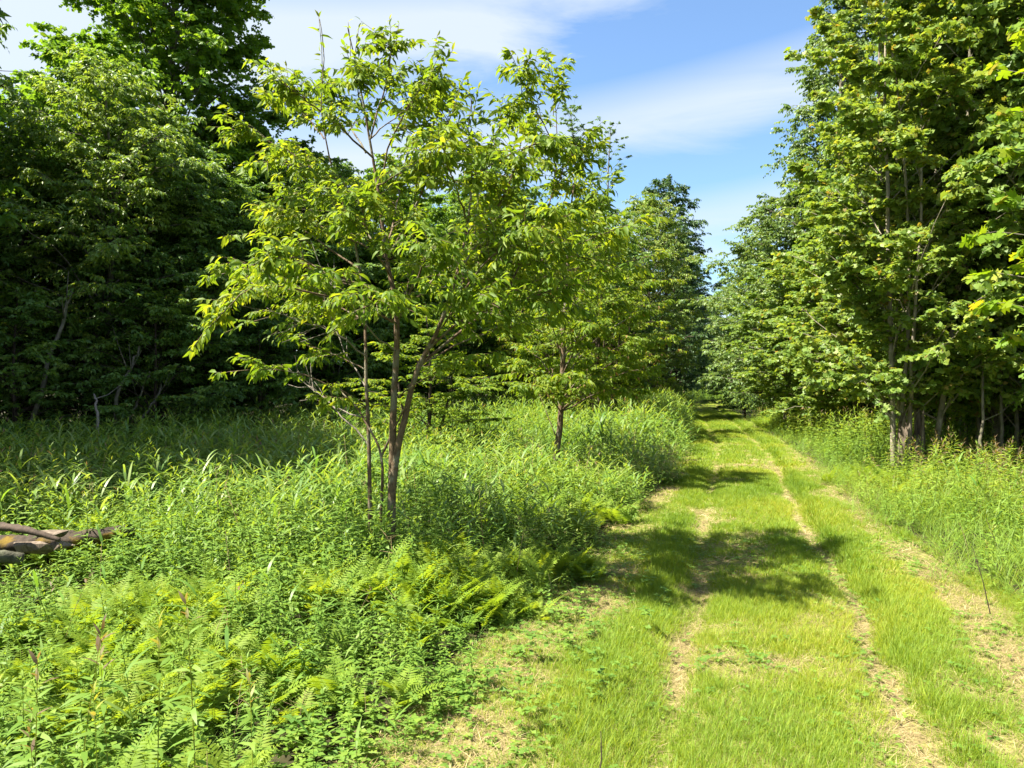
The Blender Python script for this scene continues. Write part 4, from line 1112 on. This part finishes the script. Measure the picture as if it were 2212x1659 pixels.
# ------------------------------------------------------------------ turf of the mown track
def strip_pts(n, y0, y1, p=1.0):
    y = y0 + (y1 - y0) * rng.rand(n) ** p
    e = rng.uniform(-1, 1, n)
    x = pc(y) + np.where(e < 0, e * (lw(y) + .2), e * (rw(y) + .25))
    return x, y
def turf_w(x, y):
    e = x - pc(y) + .025 * np.sin(1.7 * y) + .018 * np.sin(4.1 * y + 1)
    w = .84 + 1.7 * (vnoise(x, y, 2.2, 31) - .42) + .5 * (vnoise(x, y, 7.0, 35) - .5)
    rut = .8 * np.exp(-((e + .58) / .085) ** 2) + 1.1 * np.exp(-((e - .56) / .075) ** 2)
    w = w * (1 - .95 * np.clip(rut * (.62 + .7 * vnoise(x, y, 1.5, 37)), 0, 1))
    w = w * np.interp(e, [-2.1, -1.5, -1.1, -.8, 1.0, 1.12, 1.24, 1.44, 1.56, 1.8], [.30, .30, .62, 1.1, 1.0, .7, .20, .20, .5, .9])
    lush = np.exp(-((e - .76) / .10) ** 2) + .8 * np.exp(-((e + .95) / .16) ** 2) * vnoise(x, y, .9, 39)
    return np.clip(w + .5 * lush, .03, 1), lush
T_t1 = tmpl(blades(5, .085, .0034, .9, 3, .012, 1.2), 8, 400)
T_t2 = tmpl(blades(5, .085, .0065, .9, 2, .03, 1.2), 6, 420)
T_t3 = tmpl(blades(6, .095, .015, .8, 2, .06, 1.2), 6, 440)
T_s = tmpl(blades(4, .11, .0030, .25, 2, .05, .08), 6, 460)
T_s2 = tmpl(blades(4, .14, .0070, .25, 2, .08, .08), 6, 480)
turf, straw, clover = MB(), MB(), MB()
for T, n, y0, y1 in ((T_t1, 68000, 2.3, 6.2), (T_t2, 52000, 6.0, 14), (T_t3, 34000, 13.5, 45), (T_t3, 6000, 45, 85)):
    x, y = strip_pts(n, y0, y1, .9)
    w, lush = turf_w(x, y)
    k = rng.rand(n) < w; x, y, lush, w = x[k], y[k], lush[k], w[k]
    bake(turf, T, P3(x, y, .015), rng, .6, 1.1, .22, 0, .09, hscale=.5 + .5 * w + .45 * lush, tintv=(vnoise(x, y, 1.3, 33) - .5) * .5 - .05 * lush)
for T, n, y0, y1 in ((T_s, 32000, 2.3, 6.5), (T_s2, 10000, 6.2, 16), (T_s2, 4000, 16, 40)):
    x, y = strip_pts(n, y0, y1, .9)
    w, lush = turf_w(x, y)
    k = rng.rand(n) < np.clip(1.1 - w, .12, 1); x, y = x[k], y[k]
    bake(straw, T, P3(x, y, .03), rng, .6, 1.2, .05, 0, .16)
x, y = strip_pts(7000, 2.3, 8, .9)
e = x - pc(y)
k = rng.rand(len(x)) < np.interp(e, [-1.6, -.9, -.3, .6, 1.6], [.42, .34, .10, .14, .10]) * np.clip(2.2 * vnoise(x, y, 1.6, 41) - .35, 0, 1)
bake(clover, tmpl(ground_herb(4, .026, .045), 5, 500), P3(x[k], y[k], .015), rng, .8, 1.3, .1)
x, y = strip_pts(420, 2.3, 7, .9); e = x - pc(y)
k = (e < -.8) & (rng.rand(len(x)) < .5)
bake(clover, T_lowbig, P3(x[k], y[k], .01), rng, .4, .7, .1)
tag(link('turf', turf.mesh('turf', M['turf'])), 'short bright yellow green grass of the mown track', 'grass', kind='stuff')
tag(link('straw', straw.mesh('straw', M['straw'])), 'dry cut straw lying in the ruts and along the borders of the track', 'straw', kind='stuff')
tag(link('clover', clover.mesh('clover', M['weed'])), 'low clover like leaves in the turf', 'ground cover', kind='stuff')

# ------------------------------------------------------------------ plants that stand out one by one
def plant_proto(key, fn, m, stemlike=False):
    b = MB(); fn(b, np.random.RandomState(abs(hash(key)) % 1000 if False else len(key) * 37)); PROTO[key] = b.mesh(key, m)
plant_proto('tall_goldenrod_a', herb(1.0, 40, .125, .18), M['weed'])
plant_proto('tall_goldenrod_b_', herb(.95, 36, .12, .20, .3, 1.0), M['weed'])
plant_proto('tall_goldenrod_cc', herb(1.05, 38, .12, .16, .45), M['weed'])
plant_proto('lone_fern_plants', fern(7, .54, 26), M['fern'])
plant_proto('tall_broad_grass_q', reed(.85, 8, .34, .030), M['reed'])
def single(key, name, x, y, s, label, cat, group, rz=None):
    o = link(name, PROTO[key], None, (x, y, float(hz(x, y)) - .02))
    o.rotation_euler = (rng.randn() * .05, rng.randn() * .05, rng.uniform(0, 6.28) if rz is None else rz); o.scale = (s, s, s)
    return tag(o, label, cat, group)
def UV(u, v, h):
    """ground point of a plant of height H whose tip is seen at (u, v)"""
    d = (EYE - h) * F / (v - CV); return (u - CU) / F * d, d
for u, v, s in [(150, 1405, .78), (252, 1440, .72), (60, 1470, .75), (330, 1392, .78), (210, 1545, .66), (100, 1600, .62), (425, 1330, .80), (545, 1500, .66)]:
    x, y = UV(u, v, .95 * s); single('tall_goldenrod_b_', 'goldenrod', x, y, s, 'goldenrod with a reddish tip standing above the near weeds', 'plant', 'goldenrods with reddish tips')
for u, v, h in [(1735, 870, 1.3), (1440, 868, 1.25), (1405, 862, 1.3), (1350, 866, 1.25), (1440, 850, 1.35), (1300, 862, 1.2), (1120, 855, 1.25), (1075, 860, 1.2), (640, 862, 1.25), (600, 866, 1.2), (680, 866, 1.2), (700, 870, 1.2), (505, 872, 1.2), (430, 876, 1.2), (480, 880, 1.15), (1465, 880, 1.2), (1455, 905, 1.15), (1390, 880, 1.2)]:
    x, y = UV(u, v, h)
    if y > 24: y = 24 - rng.rand() * 4; x = X_(u, y)
    key = ['tall_goldenrod_a', 'tall_goldenrod_cc'][rng.randint(2)]
    if in_left(np.array([x]), np.array([y]), 2)[0]:
        single(key, 'goldenrod', x, y, h, 'tall goldenrod standing above the far rim of the meadow', 'plant', 'tall goldenrods at the far rim')
for u, v, h in [(35, 880, .95), (110, 882, .95), (185, 885, .9), (180, 990, .85), (285, 985, .85), (320, 975, .85), (120, 985, .9)]:
    x, y = UV(u, v, h)
    y = min(y, 12.5); x = X_(u, y)
    single('tall_goldenrod_cc', 'goldenrod', x, y, h, 'goldenrod in the shaded strip before the left wood', 'plant', 'goldenrods in the shaded strip')
for i in range(48):
    j = rng.randint(len(FP)); cx, cy, rx, ry = FP[[0, 1, 1, 3, 5, 6, 7][i % 7]]
    x, y = cx + rng.randn() * rx * .5, cy + rng.randn() * ry * .5
    if dist_edge(np.array([x]), np.array([y]))[0][0] < .15 or (x + 1.05) ** 2 + (y - 6.5) ** 2 < .1: continue
    single('lone_fern_plants', 'fern', x, y, rng.uniform(.7, .95) * (.62 if y < 4.6 else .95), 'large yellow green fern rising out of the fern patches', 'fern', 'large ferns in the meadow')
for u, v, h in [(150, 1075, .6), (185, 1060, .6), (225, 1070, .6), (250, 1095, .55), (130, 1110, .5)]:
    x, y = UV(u, v, h); single('lone_fern_plants', 'fern', x, y, 1.0, 'bright fern behind the mossy log', 'fern', 'ferns behind the log')
x, y = UV(1290, 910, .62); single('lone_fern_plants', 'fern', X_(965, 6.4), 6.4, 1.05, 'dark green upright fern right of the cherry sapling', 'fern', None)
# single dark stalks left standing at the border of the track
for i, (u, v0, v1, lab) in enumerate([(1290, 1700, 1580, 'thin dark dead stalk on the track border'), (1232, 1790, 1700, 'short dead stalk at the bottom of the track border'), (1160, 1795, 1660, 'dead stalk beside the lowest weeds'), (2140, 1330, 1180, 'dark dead stem in the grass at the right border'), (2170, 1230, 1120, 'slim dark stem among the grass near the right border')]):
    g = PG(u, v0); d = g[1]
    w = MB(); tip = P(u + (-40 if u > 2000 else 8), v1, d) - g
    tube(w, [(0, 0, 0), tip * .5 + [.01, 0, 0], tip], [.004, .003, .0015], 5)
    tag(link('dead_stalk', w.mesh('dead_stalk', M['bark_dark'], True), None, g), lab, 'stalk')
